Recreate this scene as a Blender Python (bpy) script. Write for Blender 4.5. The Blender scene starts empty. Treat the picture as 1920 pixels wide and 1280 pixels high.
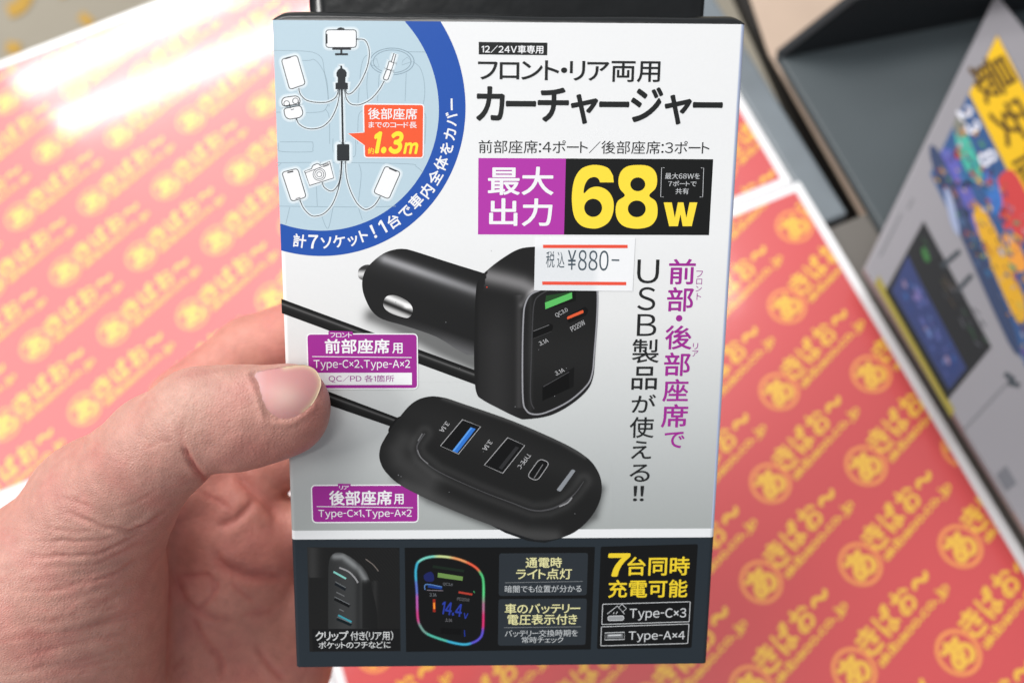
import bpy, math, random
import numpy as np
from mathutils import Matrix, Vector
from mathutils.geometry import delaunay_2d_cdt, tessellate_polygon
from mathutils.bvhtree import BVHTree

random.seed(4)
rng = np.random.default_rng(7)
S = bpy.context.scene
COL = S.collection

# ------------------------------------------------------------------ frame of reference
# The photograph's camera: 30 mm lens on a 36 mm wide sensor, looking down at a counter.
F = 1600.0                      # focal length in photo pixels (1920 wide)
D = 0.45                        # camera to counter along the view axis, metres
N = np.array([0.1110, 0.3470, 0.9310]); N /= np.linalg.norm(N)   # counter normal (away), camera axes x right, y down, z ahead

def ray(x, y):
    return np.array([(x - 960.0) / F, (y - 640.0) / F, 1.0])
def hit(x, y, h=0.0):           # a point at height h over the counter
    d = ray(x, y); t = (N[2] * D - h) / (N @ d)
    return d * t
_sd = hit(1484, 345) - hit(0, 940)
EX = _sd / np.linalg.norm(_sd); EZ = -N; EY = np.cross(EZ, EX)
ROT = np.array([EX, EY, EZ]); ORG = np.array([0, 0, D])
def W(p):                       # camera space -> world (z up, counter at z = 0)
    return (np.asarray(p, float) - ORG) @ ROT.T
def ground(x, y, h=0.0):
    return W(hit(x, y, h))
def at(x, y, d):                # photo pixel at depth d (metres) in camera space
    return ray(x, y) * d

# ------------------------------------------------------------------ camera
cam = bpy.data.cameras.new('camera'); camo = bpy.data.objects.new('camera', cam); COL.objects.link(camo)
cam.sensor_width = 36.0; cam.sensor_fit = 'HORIZONTAL'; cam.lens = F / 1920 * 36
cam.clip_start = 0.01; cam.clip_end = 50
M4 = np.eye(4)
M4[:3, 0] = ROT @ [1, 0, 0]; M4[:3, 1] = ROT @ [0, -1, 0]; M4[:3, 2] = ROT @ [0, 0, -1]; M4[:3, 3] = W([0, 0, 0])
camo.matrix_world = Matrix(M4.tolist())
cam.dof.use_dof = True; cam.dof.focus_distance = 0.189; cam.dof.aperture_fstop = 9.8
S.camera = camo

# ------------------------------------------------------------------ world and lamps
wd = bpy.data.worlds.new('World'); S.world = wd; wd.use_nodes = True
wd.node_tree.nodes['Background'].inputs[0].default_value = (0.92, 0.95, 1.0, 1)
wd.node_tree.nodes['Background'].inputs[1].default_value = 0.42
S.view_settings.view_transform = 'Standard'; S.view_settings.look = 'None'
S.view_settings.exposure = -0.25; S.view_settings.gamma = 1.0
S.view_settings.use_curve_mapping = False
S.cycles.use_denoising = True
S.cycles.max_bounces = 8

def area_lamp(name, c, xdir, sx, sy, watts, col=(1, 1, 1), aim=None):
    l = bpy.data.lights.new(name, 'AREA'); l.shape = 'RECTANGLE'; l.size = sx; l.size_y = sy
    l.energy = watts; l.color = col
    o = bpy.data.objects.new(name, l); COL.objects.link(o)
    z = -np.array(aim if aim is not None else [0, 0, -1.0]); z = z / np.linalg.norm(z)
    x = np.array(xdir, float); x -= z * (x @ z); x /= np.linalg.norm(x); y = np.cross(z, x)
    m = np.eye(4); m[:3, 0] = x; m[:3, 1] = y; m[:3, 2] = z; m[:3, 3] = c
    o.matrix_world = Matrix(m.tolist())
    return o
CAMW = W([0, 0, 0])
def mirror_point(x, y, H):      # where a ceiling tube must hang to be mirrored in the counter at this pixel
    p = ground(x, y); d = p - CAMW; d[2] = -d[2]
    return p + d * (H / d[2])
TUBE_H = 1.55
for (p0, p1) in (((112, 232), (560, 52)), ((34, 164), (330, 30))):
    a = mirror_point(*p0, TUBE_H); b = mirror_point(*p1, TUBE_H)
    dirn = (b - a) / np.linalg.norm(b - a); L = 1.6
    area_lamp('tube_lamp', a + dirn * L / 2, dirn, L, 0.055, 15, (1, 0.985, 0.96))
TDIR = dirn; TA = a
side = np.cross([0, 0, 1.0], TDIR)
# the shop's other ceiling lamps, and one added for glints
WARM = (1, 0.985, 0.96)
area_lamp('ceiling_panel', np.array([-1.22, 1.25, 1.72]), TDIR, 2.5, 2.1, 46, WARM)
area_lamp('ceiling_lamp', np.array([0.14, 0.66, 1.5]), TDIR, 0.9, 0.45, 13, WARM, aim=np.array([-0.1, -0.6, -1.4]))
area_lamp('ceiling_lamp', np.array([-0.25, -0.50, 1.7]), TDIR, 0.6, 0.07, 4, WARM)  # added lamp, hung to give the hang tab and lid a glint
area_lamp('ceiling_lamp', np.array([-2.0, 0.05, 1.75]), TDIR, 0.5, 0.5, 30, WARM, aim=np.array([2.0, -0.05, -1.65]))

# ------------------------------------------------------------------ helpers
def lin(c):
    c = np.asarray(c, float) / 255.0
    return np.where(c <= 0.04045, c / 12.92, ((c + 0.055) / 1.055) ** 2.4)

def node_mat(name):
    m = bpy.data.materials.new(name); m.use_nodes = True
    return m, m.node_tree.nodes, m.node_tree.links, m.node_tree.nodes['Principled BSDF']

def plain(name, rgb, rough=0.5, metal=0.0, spec=0.5, coat=0.0, coat_rough=0.1, noise=0.08, scale=60, bump=0.0, bscale=400):
    m, n, l, b = node_mat(name)
    b.inputs['Roughness'].default_value = rough; b.inputs['Metallic'].default_value = metal
    b.inputs['Specular IOR Level'].default_value = spec
    b.inputs['Coat Weight'].default_value = coat; b.inputs['Coat Roughness'].default_value = coat_rough
    tc = n.new('ShaderNodeTexCoord'); nz = n.new('ShaderNodeTexNoise'); nz.inputs['Scale'].default_value = scale; nz.inputs['Detail'].default_value = 5
    l.new(tc.outputs['Object'], nz.inputs['Vector'])
    r = n.new('ShaderNodeMapRange'); r.inputs[3].default_value = 1 - noise; r.inputs[4].default_value = 1 + noise
    l.new(nz.outputs['Fac'], r.inputs[0])
    mx = n.new('ShaderNodeVectorMath'); mx.operation = 'SCALE'; mx.inputs[0].default_value = tuple(lin(rgb))
    l.new(r.outputs[0], mx.inputs['Scale']); l.new(mx.outputs[0], b.inputs['Base Color'])
    if bump:
        n2 = n.new('ShaderNodeTexNoise'); n2.inputs['Scale'].default_value = bscale; l.new(tc.outputs['Object'], n2.inputs['Vector'])
        bp = n.new('ShaderNodeBump'); bp.inputs['Strength'].default_value = bump; bp.inputs['Distance'].default_value = 0.0005
        l.new(n2.outputs['Fac'], bp.inputs['Height']); l.new(bp.outputs[0], b.inputs['Normal'])
    return m

def inked(name, rough=0.4, spec=0.4, coat=0.0, coat_rough=0.1, bump=0.0, bscale=900):
    m, n, l, b = node_mat(name)
    at_ = n.new('ShaderNodeVertexColor'); at_.layer_name = 'ink'
    tc = n.new('ShaderNodeTexCoord'); nz = n.new('ShaderNodeTexNoise'); nz.inputs['Scale'].default_value = 1500; nz.inputs['Detail'].default_value = 2
    l.new(tc.outputs['Object'], nz.inputs['Vector'])
    r = n.new('ShaderNodeMapRange'); r.inputs[3].default_value = 0.985; r.inputs[4].default_value = 1.015; l.new(nz.outputs['Fac'], r.inputs[0])
    mx = n.new('ShaderNodeVectorMath'); mx.operation = 'SCALE'; l.new(at_.outputs['Color'], mx.inputs[0]); l.new(r.outputs[0], mx.inputs['Scale'])
    l.new(mx.outputs[0], b.inputs['Base Color'])
    b.inputs['Roughness'].default_value = rough; b.inputs['Specular IOR Level'].default_value = spec
    b.inputs['Coat Weight'].default_value = coat; b.inputs['Coat Roughness'].default_value = coat_rough
    if bump:
        n2 = n.new('ShaderNodeTexNoise'); n2.inputs['Scale'].default_value = bscale; n2.inputs['Detail'].default_value = 3; l.new(tc.outputs['Object'], n2.inputs['Vector'])
        bp = n.new('ShaderNodeBump'); bp.inputs['Strength'].default_value = bump; bp.inputs['Distance'].default_value = 0.0003
        l.new(n2.outputs['Fac'], bp.inputs['Height']); l.new(bp.outputs[0], b.inputs['Normal'])
    return m

def link(name, verts, faces, mat, parent=None, colors=None, smooth=False):
    me = bpy.data.meshes.new(name)
    me.from_pydata([tuple(map(float, v)) for v in verts], [], [tuple(map(int, f)) for f in faces]); me.update()
    if colors is not None:
        ca = me.color_attributes.new('ink', 'FLOAT_COLOR', 'POINT')
        cc = np.ones((len(verts), 4), np.float32); cc[:, :3] = colors
        ca.data.foreach_set('color', cc.ravel())
    if smooth: me.shade_smooth()
    me.materials.append(mat)
    o = bpy.data.objects.new(name, me); COL.objects.link(o)
    if parent is not None: o.parent = parent
    return o

def tag(o, label=None, cat=None, group=None, kind=None):
    if label: o['label'] = label
    if cat: o['category'] = cat
    if group: o['group'] = group
    if kind: o['kind'] = kind
    return o
def empty(name, loc=(0, 0, 0)):
    o = bpy.data.objects.new(name, None); COL.objects.link(o); o.location = loc; o.empty_display_size = 0.02
    return o
def child(o, parent):           # parts keep their world place under an Empty that stands elsewhere
    o.parent = parent; o.matrix_parent_inverse = Matrix.Translation(parent.location).inverted()
    return o

_glyphs = {}
def one_glyph(ch):
    if ch not in _glyphs:
        if ch == '1':
            v = np.array([(0.20, 0), (0.29, 0), (0.29, 0.733), (0.215, 0.733), (0.05, 0.625), (0.05, 0.535), (0.20, 0.63)])
            _glyphs[ch] = (v, [tuple(t) for t in tessellate_polygon([[Vector((x, y, 0)) for x, y in v]])]); return _glyphs[ch]
        code = ord(ch); wide = chr(code + 0xFEE0) if 0x21 <= code <= 0x7E else ch     # full-width forms share the CJK face
        c = bpy.data.curves.new('lettering', 'FONT'); c.body = wide; c.size = 1.0; c.resolution_u = 4; c.fill_mode = 'FRONT'
        o = bpy.data.objects.new('lettering', c); COL.objects.link(o)
        bpy.context.view_layer.update()
        ev = o.evaluated_get(bpy.context.evaluated_depsgraph_get()); me = ev.to_mesh()
        v = np.array([tuple(q.co)[:2] for q in me.vertices]).reshape(-1, 2); f = [tuple(p.vertices) for p in me.polygons]
        ev.to_mesh_clear(); bpy.data.objects.remove(o); bpy.data.curves.remove(c)
        if ch == '-': v = v * [.42, 1]
        if ch in '/／': v = (v - [.5, .36]) * [.8, .9] + [.5, .36]
        _glyphs[ch] = (v, f)
    return _glyphs[ch]
def glyphs(txt, shear=0.0, pad=0.0):
    V = []; Fq = []; x = 0.0; n = 0
    for ch in txt:
        if ch == ' ': x += .25; continue
        v, f = one_glyph(ch); lo, hi = v[:, 0].min(), v[:, 0].max()
        if ord(ch) < 0x7F or ch in '×・：、': vv = v + [x - lo + .045, 0]; x += hi - lo + .09 + 2 * pad
        elif ch in 'ー～／': vv = v + [x - lo + .03, 0]; x += hi - lo + .07
        elif 0x3040 <= ord(ch) < 0x3100: vv = v + [x - lo + .05, 0]; x += hi - lo + .10
        else: vv = v + [x, 0]; x += 1.0
        V.append(vv); Fq += [tuple(i + n for i in q) for q in f]; n += len(v)
    V = np.concatenate(V); V = V + np.c_[V[:, 1] * shear, np.zeros(len(V))]
    return V, Fq


def inside(poly, pts):
    x, y = pts[:, 0], pts[:, 1]; r = np.zeros(len(pts), bool); n = len(poly)
    for i in range(n):
        x0, y0 = poly[i]; x1, y1 = poly[(i + 1) % n]
        c = ((y0 > y) != (y1 > y))
        with np.errstate(divide='ignore', invalid='ignore'):
            r ^= c & (x < (x1 - x0) * (y - y0) / (y1 - y0 + 1e-12) + x0)
    return r
def seg_dist(pts, poly):
    best = np.full(len(pts), 1e9); arc = np.zeros(len(pts)); tot = 0.0
    P = np.asarray(poly, float)
    for a, b in zip(P[:-1], P[1:]):
        ab = b - a; L = np.linalg.norm(ab) + 1e-9
        t = np.clip(((pts - a) @ ab) / (L * L), 0, 1); d = np.linalg.norm(pts - a - t[:, None] * ab, axis=1)
        m = d < best; best[m] = d[m]; arc[m] = tot + t[m] * L; tot += L
    return best, arc / max(tot, 1e-9)
def smooth_line(pts, n=8, closed=False):     # Catmull-Rom through the points
    P = np.asarray(pts, float); out = []
    m = len(P); R = range(m) if closed else range(m - 1)
    for i in R:
        if closed: p0, p1, p2, p3 = P[i - 1], P[i], P[(i + 1) % m], P[(i + 2) % m]
        else: p0, p1, p2, p3 = P[max(i - 1, 0)], P[i], P[i + 1], P[min(i + 2, m - 1)]
        for t in np.arange(n) / n:
            out.append(0.5 * (2 * p1 + (p2 - p0) * t + (2 * p0 - 5 * p1 + 4 * p2 - p3) * t * t + (3 * p1 - p0 - 3 * p2 + p3) * t ** 3))
    if not closed: out.append(P[-1])
    return np.array(out)
def ring(cx, cy, r, n=40, ry=None):
    a = np.arange(n) * 2 * math.pi / n
    return np.c_[cx + r * np.cos(a), cy + (ry or r) * np.sin(a)]
def round_poly(pts, r, n=5):
    P = np.asarray(pts, float); out = []
    for i in range(len(P)):
        a, b, c = P[i - 1], P[i], P[(i + 1) % len(P)]
        u = (a - b) / np.linalg.norm(a - b); v = (c - b) / np.linalg.norm(c - b)
        rr = min(r, np.linalg.norm(a - b) / 2, np.linalg.norm(c - b) / 2)
        for t in np.arange(n + 1) / n:
            out.append((1 - t) ** 2 * (b + u * rr) + 2 * t * (1 - t) * b + t * t * (b + v * rr))
    return np.array(out)
def box_poly(x0, y0, x1, y1): return np.array([(x0, y0), (x1, y0), (x1, y1), (x0, y1)], float)

class Print:
    """Collects printed shapes given in photo pixels; mp turns pixels + layer into camera-space points."""
    def __init__(s, mp): s.v = []; s.f = []; s.c = []; s.n = 0; s.mp = mp
    def raw(s, P3, faces, col):
        P3 = np.asarray(P3); col = np.asarray(col, float)
        s.f += [tuple(i + s.n for i in f) for f in faces]
        s.v.append(P3); s.c.append(np.broadcast_to(col, (len(P3), 3))); s.n += len(P3)
    def fill(s, poly, rgb, layer=1):
        poly = np.asarray(poly, float)
        tri = tessellate_polygon([[Vector((x, y, 0)) for x, y in poly]])
        s.raw(s.mp(poly, layer), tri, lin(rgb))
    def stroke(s, pts, w, rgb, layer=2, closed=False):
        P = np.asarray(pts, float)
        if closed: P = np.r_[P, P[:1]]
        t = np.gradient(P, axis=0)
        if closed: t[0] = t[-1] = P[1] - P[-2]
        t /= np.linalg.norm(t, axis=1)[:, None] + 1e-9
        nrm = np.c_[-t[:, 1], t[:, 0]] * (np.asarray(w, float).reshape(-1, 1) / 2)
        V = np.empty((2 * len(P), 2)); V[0::2] = P + nrm; V[1::2] = P - nrm
        fc = [(2 * i, 2 * i + 1, 2 * i + 3, 2 * i + 2) for i in range(len(P) - 1)]
        col = rgb if callable(rgb) else None
        s.raw(s.mp(V, layer), fc, col(V) if col else lin(rgb))
    def shade(s, poly, fn, layer=1, step=2.5):   # printed picture tone: fn(points) -> sRGB
        poly = np.asarray(poly, float)
        lo, hi = poly.min(0), poly.max(0)
        g = np.stack(np.meshgrid(np.arange(lo[0], hi[0], step), np.arange(lo[1], hi[1], step)), -1).reshape(-1, 2)
        g = g[inside(poly, g)]
        d, _ = seg_dist(g, np.r_[poly, poly[:1]]); g = g[d > step * 0.5]
        n = len(poly); allp = np.r_[poly, g]
        r = delaunay_2d_cdt([Vector(p) for p in allp], [(i, (i + 1) % n) for i in range(n)], [], 1, 1e-4)
        V = np.array([tuple(p) for p in r[0]])
        fc = [f for f in r[2]]
        cen = np.array([V[list(f)].mean(0) for f in fc]); ok = inside(poly, cen)
        fc = [f for f, k in zip(fc, ok) if k]
        s.raw(s.mp(V, layer), fc, lin(np.clip(fn(V), 0, 255)))
    def dirs(s, bold):                           # weight: the stroke is thickened by copies a hair's breadth apart
        if bold <= 0: return [(0.0, 0.0)]
        m = 8 if bold < .03 else 16
        d = [(math.cos(2 * math.pi * k / m), math.sin(2 * math.pi * k / m)) for k in range(m)]
        if bold > .03: d = [(0, 0)] + [(.55 * a, .55 * b) for a, b in d[::2]] + d
        return d
    def text(s, txt, x0, y0, x1, y1, rgb, layer=3, bold=0.0, shear=0.0):
        v, f = glyphs(txt, shear, bold)
        lo, hi = v.min(0) - bold, v.max(0) + bold; sz = np.maximum(hi - lo, 1e-6)
        A = s.to_plane([(x0, y0), (x1, y1)])
        for k, (dx, dy) in enumerate(s.dirs(bold)):
            q = (v + [dx * bold, dy * bold] - lo) / sz; q[:, 1] = 1 - q[:, 1]
            s.raw(s.from_plane(A[0] + q * (A[1] - A[0]), layer + k * .05), f, lin(rgb))
    def text_rot(s, txt, cx, cy, w, h, ang, rgb, layer=3, bold=0.0):
        v, f = glyphs(txt)
        lo, hi = v.min(0), v.max(0)
        a = math.radians(ang); R = np.array([[math.cos(a), math.sin(a)], [-math.sin(a), math.cos(a)]])
        for k, (dx, dy) in enumerate(s.dirs(bold)):
            q = (v + [dx * bold, dy * bold] - (lo + hi) / 2) / np.maximum(hi - lo, 1e-6) * [w, -h]
            s.raw(s.mp(q @ R + [cx, cy], layer + k * .05), f, lin(rgb))
    def em(s, ch, cx, cy, size, ang, rgb, layer=3, bold=0.0):
        v, f = one_glyph(ch)
        v = v - [(v[:, 0].min() + v[:, 0].max()) / 2, 0.36]
        a = math.radians(ang); R = np.array([[math.cos(a), math.sin(a)], [-math.sin(a), math.cos(a)]])
        for k, (dx, dy) in enumerate(s.dirs(bold)):
            q = (v + [dx * bold, dy * bold]) * [size, -size]
            s.raw(s.mp(q @ R + [cx, cy], layer + k * .05), f, lin(rgb))
    def build(s, name, mat, parent=None):
        V = W(np.concatenate(s.v)) - (np.array(parent.location) if parent is not None and parent.type == 'EMPTY' else 0)
        return link(name, V, s.f, mat, parent, np.concatenate(s.c))

# ------------------------------------------------------------------ floor
floor_m, n, l, b = node_mat('floor')
tc = n.new('ShaderNodeTexCoord'); nz = n.new('ShaderNodeTexNoise'); nz.inputs['Scale'].default_value = 3; nz.inputs['Detail'].default_value = 8
cr = n.new('ShaderNodeValToRGB'); l.new(tc.outputs['Object'], nz.inputs['Vector']); l.new(nz.outputs['Fac'], cr.inputs[0])
cr.color_ramp.elements[0].color = (*lin((128, 120, 106)), 1); cr.color_ramp.elements[1].color = (*lin((160, 153, 138)), 1)
l.new(cr.outputs[0], b.inputs['Base Color']); b.inputs['Roughness'].default_value = 0.6
FZ = -0.6
o = link('floor', [(-4, -4, FZ), (4, -4, FZ), (4, 4, FZ), (-4, 4, FZ)], [(0, 1, 2, 3)], floor_m); tag(o, kind='structure')

class Flat(Print):              # shapes on the level plane at height h
    def __init__(s, h=0.0, dz=0.0002):
        s.h = h; s.dz = dz
        super().__init__(lambda P, k: np.array([hit(x, y, s.h + k * s.dz) for x, y in P]))
    def to_plane(s, P): return np.array([ground(x, y, s.h)[:2] for x, y in P])
    def from_plane(s, uv, k): return s.cam(np.c_[uv, np.full(len(uv), s.h + k * s.dz)])
    @staticmethod
    def cam(p): return np.asarray(p) @ ROT + ORG

yellow_paint = inked('floor_paint', 0.6)
fp = Flat(FZ, 0.002)
for pts, w in (([(60, -30), (40, 10), (15, 22)], 26), ([(150, 28), (172, 46)], 18), ([(12, 88), (38, 92)], 22), ([(110, -12), (130, -20)], 18)):
    fp.stroke(smooth_line(pts, 6), w, (178, 140, 58), 1)
o = fp.build('floor_marking', yellow_paint); tag(o, kind='structure')

# ------------------------------------------------------------------ counter under the sheets
def prism(poly_xy, z0, z1):
    P = np.asarray(poly_xy, float); n = len(P)
    if np.sum(P[:, 0] * np.roll(P[:, 1], -1) - np.roll(P[:, 0], -1) * P[:, 1]) < 0: P = P[::-1]
    V = np.r_[np.c_[P, np.full(n, z0)], np.c_[P, np.full(n, z1)]]
    Fc = [tuple(range(n - 1, -1, -1)), tuple(range(n, 2 * n))] + [(i, (i + 1) % n, n + (i + 1) % n, n + i) for i in range(n)]
    return V, Fc
def bevel(o, w=0.001, seg=2):
    m = o.modifiers.new('bevel', 'BEVEL'); m.width = w; m.segments = seg; m.limit_method = 'ANGLE'
    return o

# sheet coordinates: x along the seam, y towards the far edge
xr_in = ground(1598, 560)[0]                       # right border of the paper
x_edge = (ground(1610, 560)[0] + ground(1395, 144)[0] + ground(1915, 1100)[0]) / 3
x_rail = (ground(1432, 145)[0] + ground(1547, 319)[0]) / 2
y_seam = ground(700, 659)[1]
y_top = (ground(0, 120)[1] + ground(290, 0)[1]) / 2
x_mid = ground(580, 1110)[0]
counter_m = plain('counter_laminate', (205, 203, 205), 0.35, noise=0.04, scale=20)
V, Fc = prism([(-0.9, -0.75), (x_edge + 0.0005, -0.75), (x_edge + 0.0005, y_top - 0.004), (-0.9, y_top - 0.004)], -0.04, -0.0012)
counter = bevel(link('counter', V, Fc, counter_m), 0.0015)
tag(counter, 'pale shop counter lying under the red emblem sheets', 'counter')
rail_m = plain('clear_rail', (112, 120, 126), 0.3, noise=0.3, scale=30, coat=0.3)
V, Fc = prism([(x_edge + 0.001, y_seam + 0.002 - 0.03), (x_rail, y_seam + 0.002 - 0.03), (x_rail, y_top + .1), (x_edge + 0.001, y_top + .1)], -0.03, -0.001)
bevel(child(link('edge_rail', V, Fc, rail_m), counter), 0.002)
V, Fc = prism([(x_edge + 0.004, -0.75), (x_rail + 0.016, -0.75), (x_rail + 0.016, y_seam - 0.0305), (x_edge + 0.004, y_seam - 0.0305)], -0.03, -0.003)
bevel(child(link('edge_rail', V, Fc, plain('grey_rail', (104, 100, 95), 0.4, noise=0.06, scale=10)), counter), 0.002)

# ---- the emblem sheets: one emblem built once, laid out on the print's lattice
sheet_m = inked('laminated_print', 0.34, 0.6, coat=1.0, coat_rough=0.09, bump=0.06, bscale=16)
RED = (204, 78, 80); GOLD = (234, 184, 70)
e1 = np.cross([0, 1, 0], N); e1 /= np.linalg.norm(e1); e2 = np.cross(N, e1)
def lat(i, j):                   # fitted lattice of the print
    q = (np.array([0.3153, -0.0430]) + i * np.array([0.0998, -0.0207]) + j * np.array([-0.0155, 0.1021])) * D
    return W(ORG + q[0] * e1 + q[1] * e2)[:2]
C0 = ground(1444.5, 905.5)[:2]
def rel(x, y): return ground(x, y)[:2] - C0
t0, t1 = rel(1472, 857), rel(1562, 758)
TD = (t1 - t0) / np.linalg.norm(t1 - t0); TN = np.array([-TD[1], TD[0]])
u0, u1 = rel(1489, 896), rel(1608, 766)
R0 = 0.5 * (np.linalg.norm(rel(1483.5, 905.5)) + np.linalg.norm(rel(1444.5, 943.5)))
emb_v, emb_f, emb_n = [], [], 0
def emb(v, f, dz=0.0):
    global emb_n
    emb_v.append(np.c_[v, np.full(len(v), dz)]); emb_f.extend(tuple(i + emb_n for i in q) for q in f); emb_n += len(v)
def emb_text(txt, c, d, nrm, w, h, bold):
    v, f = glyphs(txt); lo, hi = v.min(0), v.max(0)
    for k in range(8):
        o_ = np.array([math.cos(k * math.pi / 4), math.sin(k * math.pi / 4)]) * bold
        q = (v + o_ - (lo + hi) / 2) / (hi - lo) * [w, h]
        emb(c + q[:, :1] * d + q[:, 1:] * nrm, f, k * 3e-6)
a = np.arange(48) * 2 * math.pi / 48; ci = np.c_[np.cos(a), np.sin(a)]
emb(np.r_[ci * R0, ci * R0 * 0.83], [(i, (i + 1) % 48, 48 + (i + 1) % 48, 48 + i) for i in range(48)])
UP = np.array([0.26, 0.966]); RT = np.array([0.966, -0.26])
emb_text('あ', np.zeros(2), TD * .9 + RT * .1, TN, 1.22 * R0, 1.26 * R0, 0.045)
sp = np.linalg.norm(t1 - t0) / 3
for k, ch in enumerate('きばお'):
    emb_text(ch, t0 + TD * sp * k, TD, TN, sp * 0.80, sp * 0.90, 0.03)
emb_text('～', t0 + TD * sp * 3, TD, TN, sp * 0.8, sp * 0.26, 0.05)
UD = (u1 - u0) / np.linalg.norm(u1 - u0)
emb_text('akibaoo.co.jp', (u0 + u1) / 2, UD, np.array([-UD[1], UD[0]]), np.linalg.norm(u1 - u0), sp * 0.42, 0.035)
emb_v = np.concatenate(emb_v); emb_c = np.tile(lin(GOLD), (len(emb_v), 1)); emb_c[:96] = lin((236, 150, 84))

def clip_poly(v2, faces, x0, y0, x1, y1):
    keep = []
    for f in faces:
        p = v2[list(f)]
        if (p[:, 0] > x0).all() and (p[:, 0] < x1).all() and (p[:, 1] > y0).all() and (p[:, 1] < y1).all(): keep.append(f)
    return keep
def sheet(x0, y0, x1, y1, z, off, label, margin=0.0048):
    V = []; Cc = []; Fq = []; n0 = 0
    def add(v, f, c):
        nonlocal n0
        V.append(v); Fq.extend(tuple(i + n0 for i in q) for q in f); Cc.append(np.asarray(c) if np.ndim(c) == 2 else np.broadcast_to(lin(c), (len(v), 3))); n0 += len(v)
    pv, pf = prism([(x0, y0), (x1, y0), (x1, y1), (x0, y1)], z - 0.0004, z)
    add(pv, pf, (236, 236, 238))
    m = margin; nx, ny = 24, 24
    gx = np.linspace(x0 + m, x1 - m, nx); gy = np.linspace(y0 + m, y1 - m, ny)
    g = np.stack(np.meshgrid(gx, gy), -1).reshape(-1, 2)
    add(np.c_[g, np.full(len(g), z + 0.00015)], [(j * nx + i, j * nx + i + 1, (j + 1) * nx + i + 1, (j + 1) * nx + i) for j in range(ny - 1) for i in range(nx - 1)], RED)
    for i in range(-16, 8):
        for j in range(-12, 14):
            c = lat(i + off[0], j + off[1])
            if not (x0 - .06 < c[0] < x1 + .03 and y0 - .06 < c[1] < y1 + .03): continue
            if c[0] < -0.62 or c[1] < -0.5: continue
            v = emb_v + [c[0], c[1], 0]
            e = 2.6 * R0
            if c[0] - R0 > x0 + m and c[0] + 5.2 * R0 < x1 - m and c[1] - R0 > y0 + m and c[1] + 4 * R0 < y1 - m:
                add(v + [0, 0, z + 0.0003], emb_f, emb_c); continue
            kf = clip_poly(v[:, :2], emb_f, x0 + m, y0 + m, x1 - m, y1 - m)
            if kf: 
                used = sorted({q for f in kf for q in f}); mp = {q: k for k, q in enumerate(used)}
                vv = v[used]
                add(vv + [0, 0, z + 0.0003], [tuple(mp[q] for q in f) for f in kf], emb_c[used])
    o = link('printed_sheet', np.concatenate(V), Fq, sheet_m, None, np.concatenate(Cc))
    tag(o, label, 'sheet', 'red emblem sheets on the counter')
    return o
LO = (-10.3967, -4.4346)
xs = ground(1000, 300)[0]
sheet(xs + 0.0004, y_seam + 0.0004, x_edge, y_top, 0.0, (0, 0), 'red laminated sheet beside the far rail, mostly hidden behind the box')
sheet(x_mid + 0.0004, y_seam - 0.55, x_edge + 0.0035, y_seam - 0.0004, 0.0, (0, 0), 'red laminated sheet with gold emblems, largest clear area right of the box')
sheet(-0.72, y_seam + 0.0004, xs - 0.0004, y_top, 0.0, LO, 'red laminated sheet with gold emblems and bright tube glare, left of the box')
sheet(-0.72, y_seam - 0.5, x_mid - 0.0004, y_seam - 0.0004, 0.0, LO, 'red laminated sheet almost wholly covered by the hand')

# ------------------------------------------------------------------ things beyond the right edge of the counter
def slab(name, px, z1, th, mat, parent=None, bw=0.001):
    V, Fc = prism([ground(x, y, z1)[:2] for x, y in px], z1 - th, z1)
    o = bevel(link(name, V, Fc, mat), bw)
    if parent: child(o, parent)
    return o
wood_m = plain('pale_wood', (186, 164, 146), 0.6, noise=0.18, scale=18)
wb = slab('wooden_board', [(1395, -40), (1441, 98), (1642, 452), (1700, 470), (1640, -80)], -0.012, 0.003, wood_m)
tag(wb, 'pale wooden board lying beyond the counter rail, under the slate panel', 'board')
dk = slab('gap_shade_slab', [(1330, -120), (1420, -120), (1760, 560), (1660, 600)], -0.05, 0.01, plain('gap_shade', (26, 20, 15), 0.7, noise=0.2, scale=40))  # added dark slab, its colour paints the shade in the open gap
tag(dk, 'added dark slab for the shade in the narrow gap beside the counter', 'shade slab')
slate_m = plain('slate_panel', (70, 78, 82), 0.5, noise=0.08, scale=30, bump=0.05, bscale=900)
st = empty('display_stand', tuple(ground(1640, 250, 0.0)))
a0, a1 = ground(1455, 98, 0.004), ground(1661, 440, 0.004)
c0 = ground(1690, 52, 0.004); dirc = c0 - a0
q = [a0, a1, a1 + dirc * 2.2, a0 + dirc * 2.2]
V, Fc = prism([p[:2] for p in q], -0.003, 0.004)
child(bevel(link('base_panel', V, Fc, slate_m), 0.0015), st)
b0 = a0 + np.array([0, 0.001, 0]); b1 = a0 + dirc * 2.2 + np.array([0, 0.001, 0])
# leaning rear panel: its left edge runs up and away
up = ground(1600, -16, 0.045) - a0
lean = up
nn = np.cross(dirc, lean); nn /= np.linalg.norm(nn)
if nn[2] < 0: nn = -nn
q = [b0, b1, b1 + lean, b0 + lean]
V = [p for p in q] + [p - nn * 0.006 for p in q]
Fc = [(0, 1, 2, 3), (7, 6, 5, 4), (0, 4, 5, 1), (1, 5, 6, 2), (2, 6, 7, 3), (3, 7, 4, 0)]
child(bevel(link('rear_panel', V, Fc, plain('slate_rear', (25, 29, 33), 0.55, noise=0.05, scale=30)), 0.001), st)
tag(st, 'slate grey display stand with a leaning rear panel, beyond the counter', 'stand')

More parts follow.
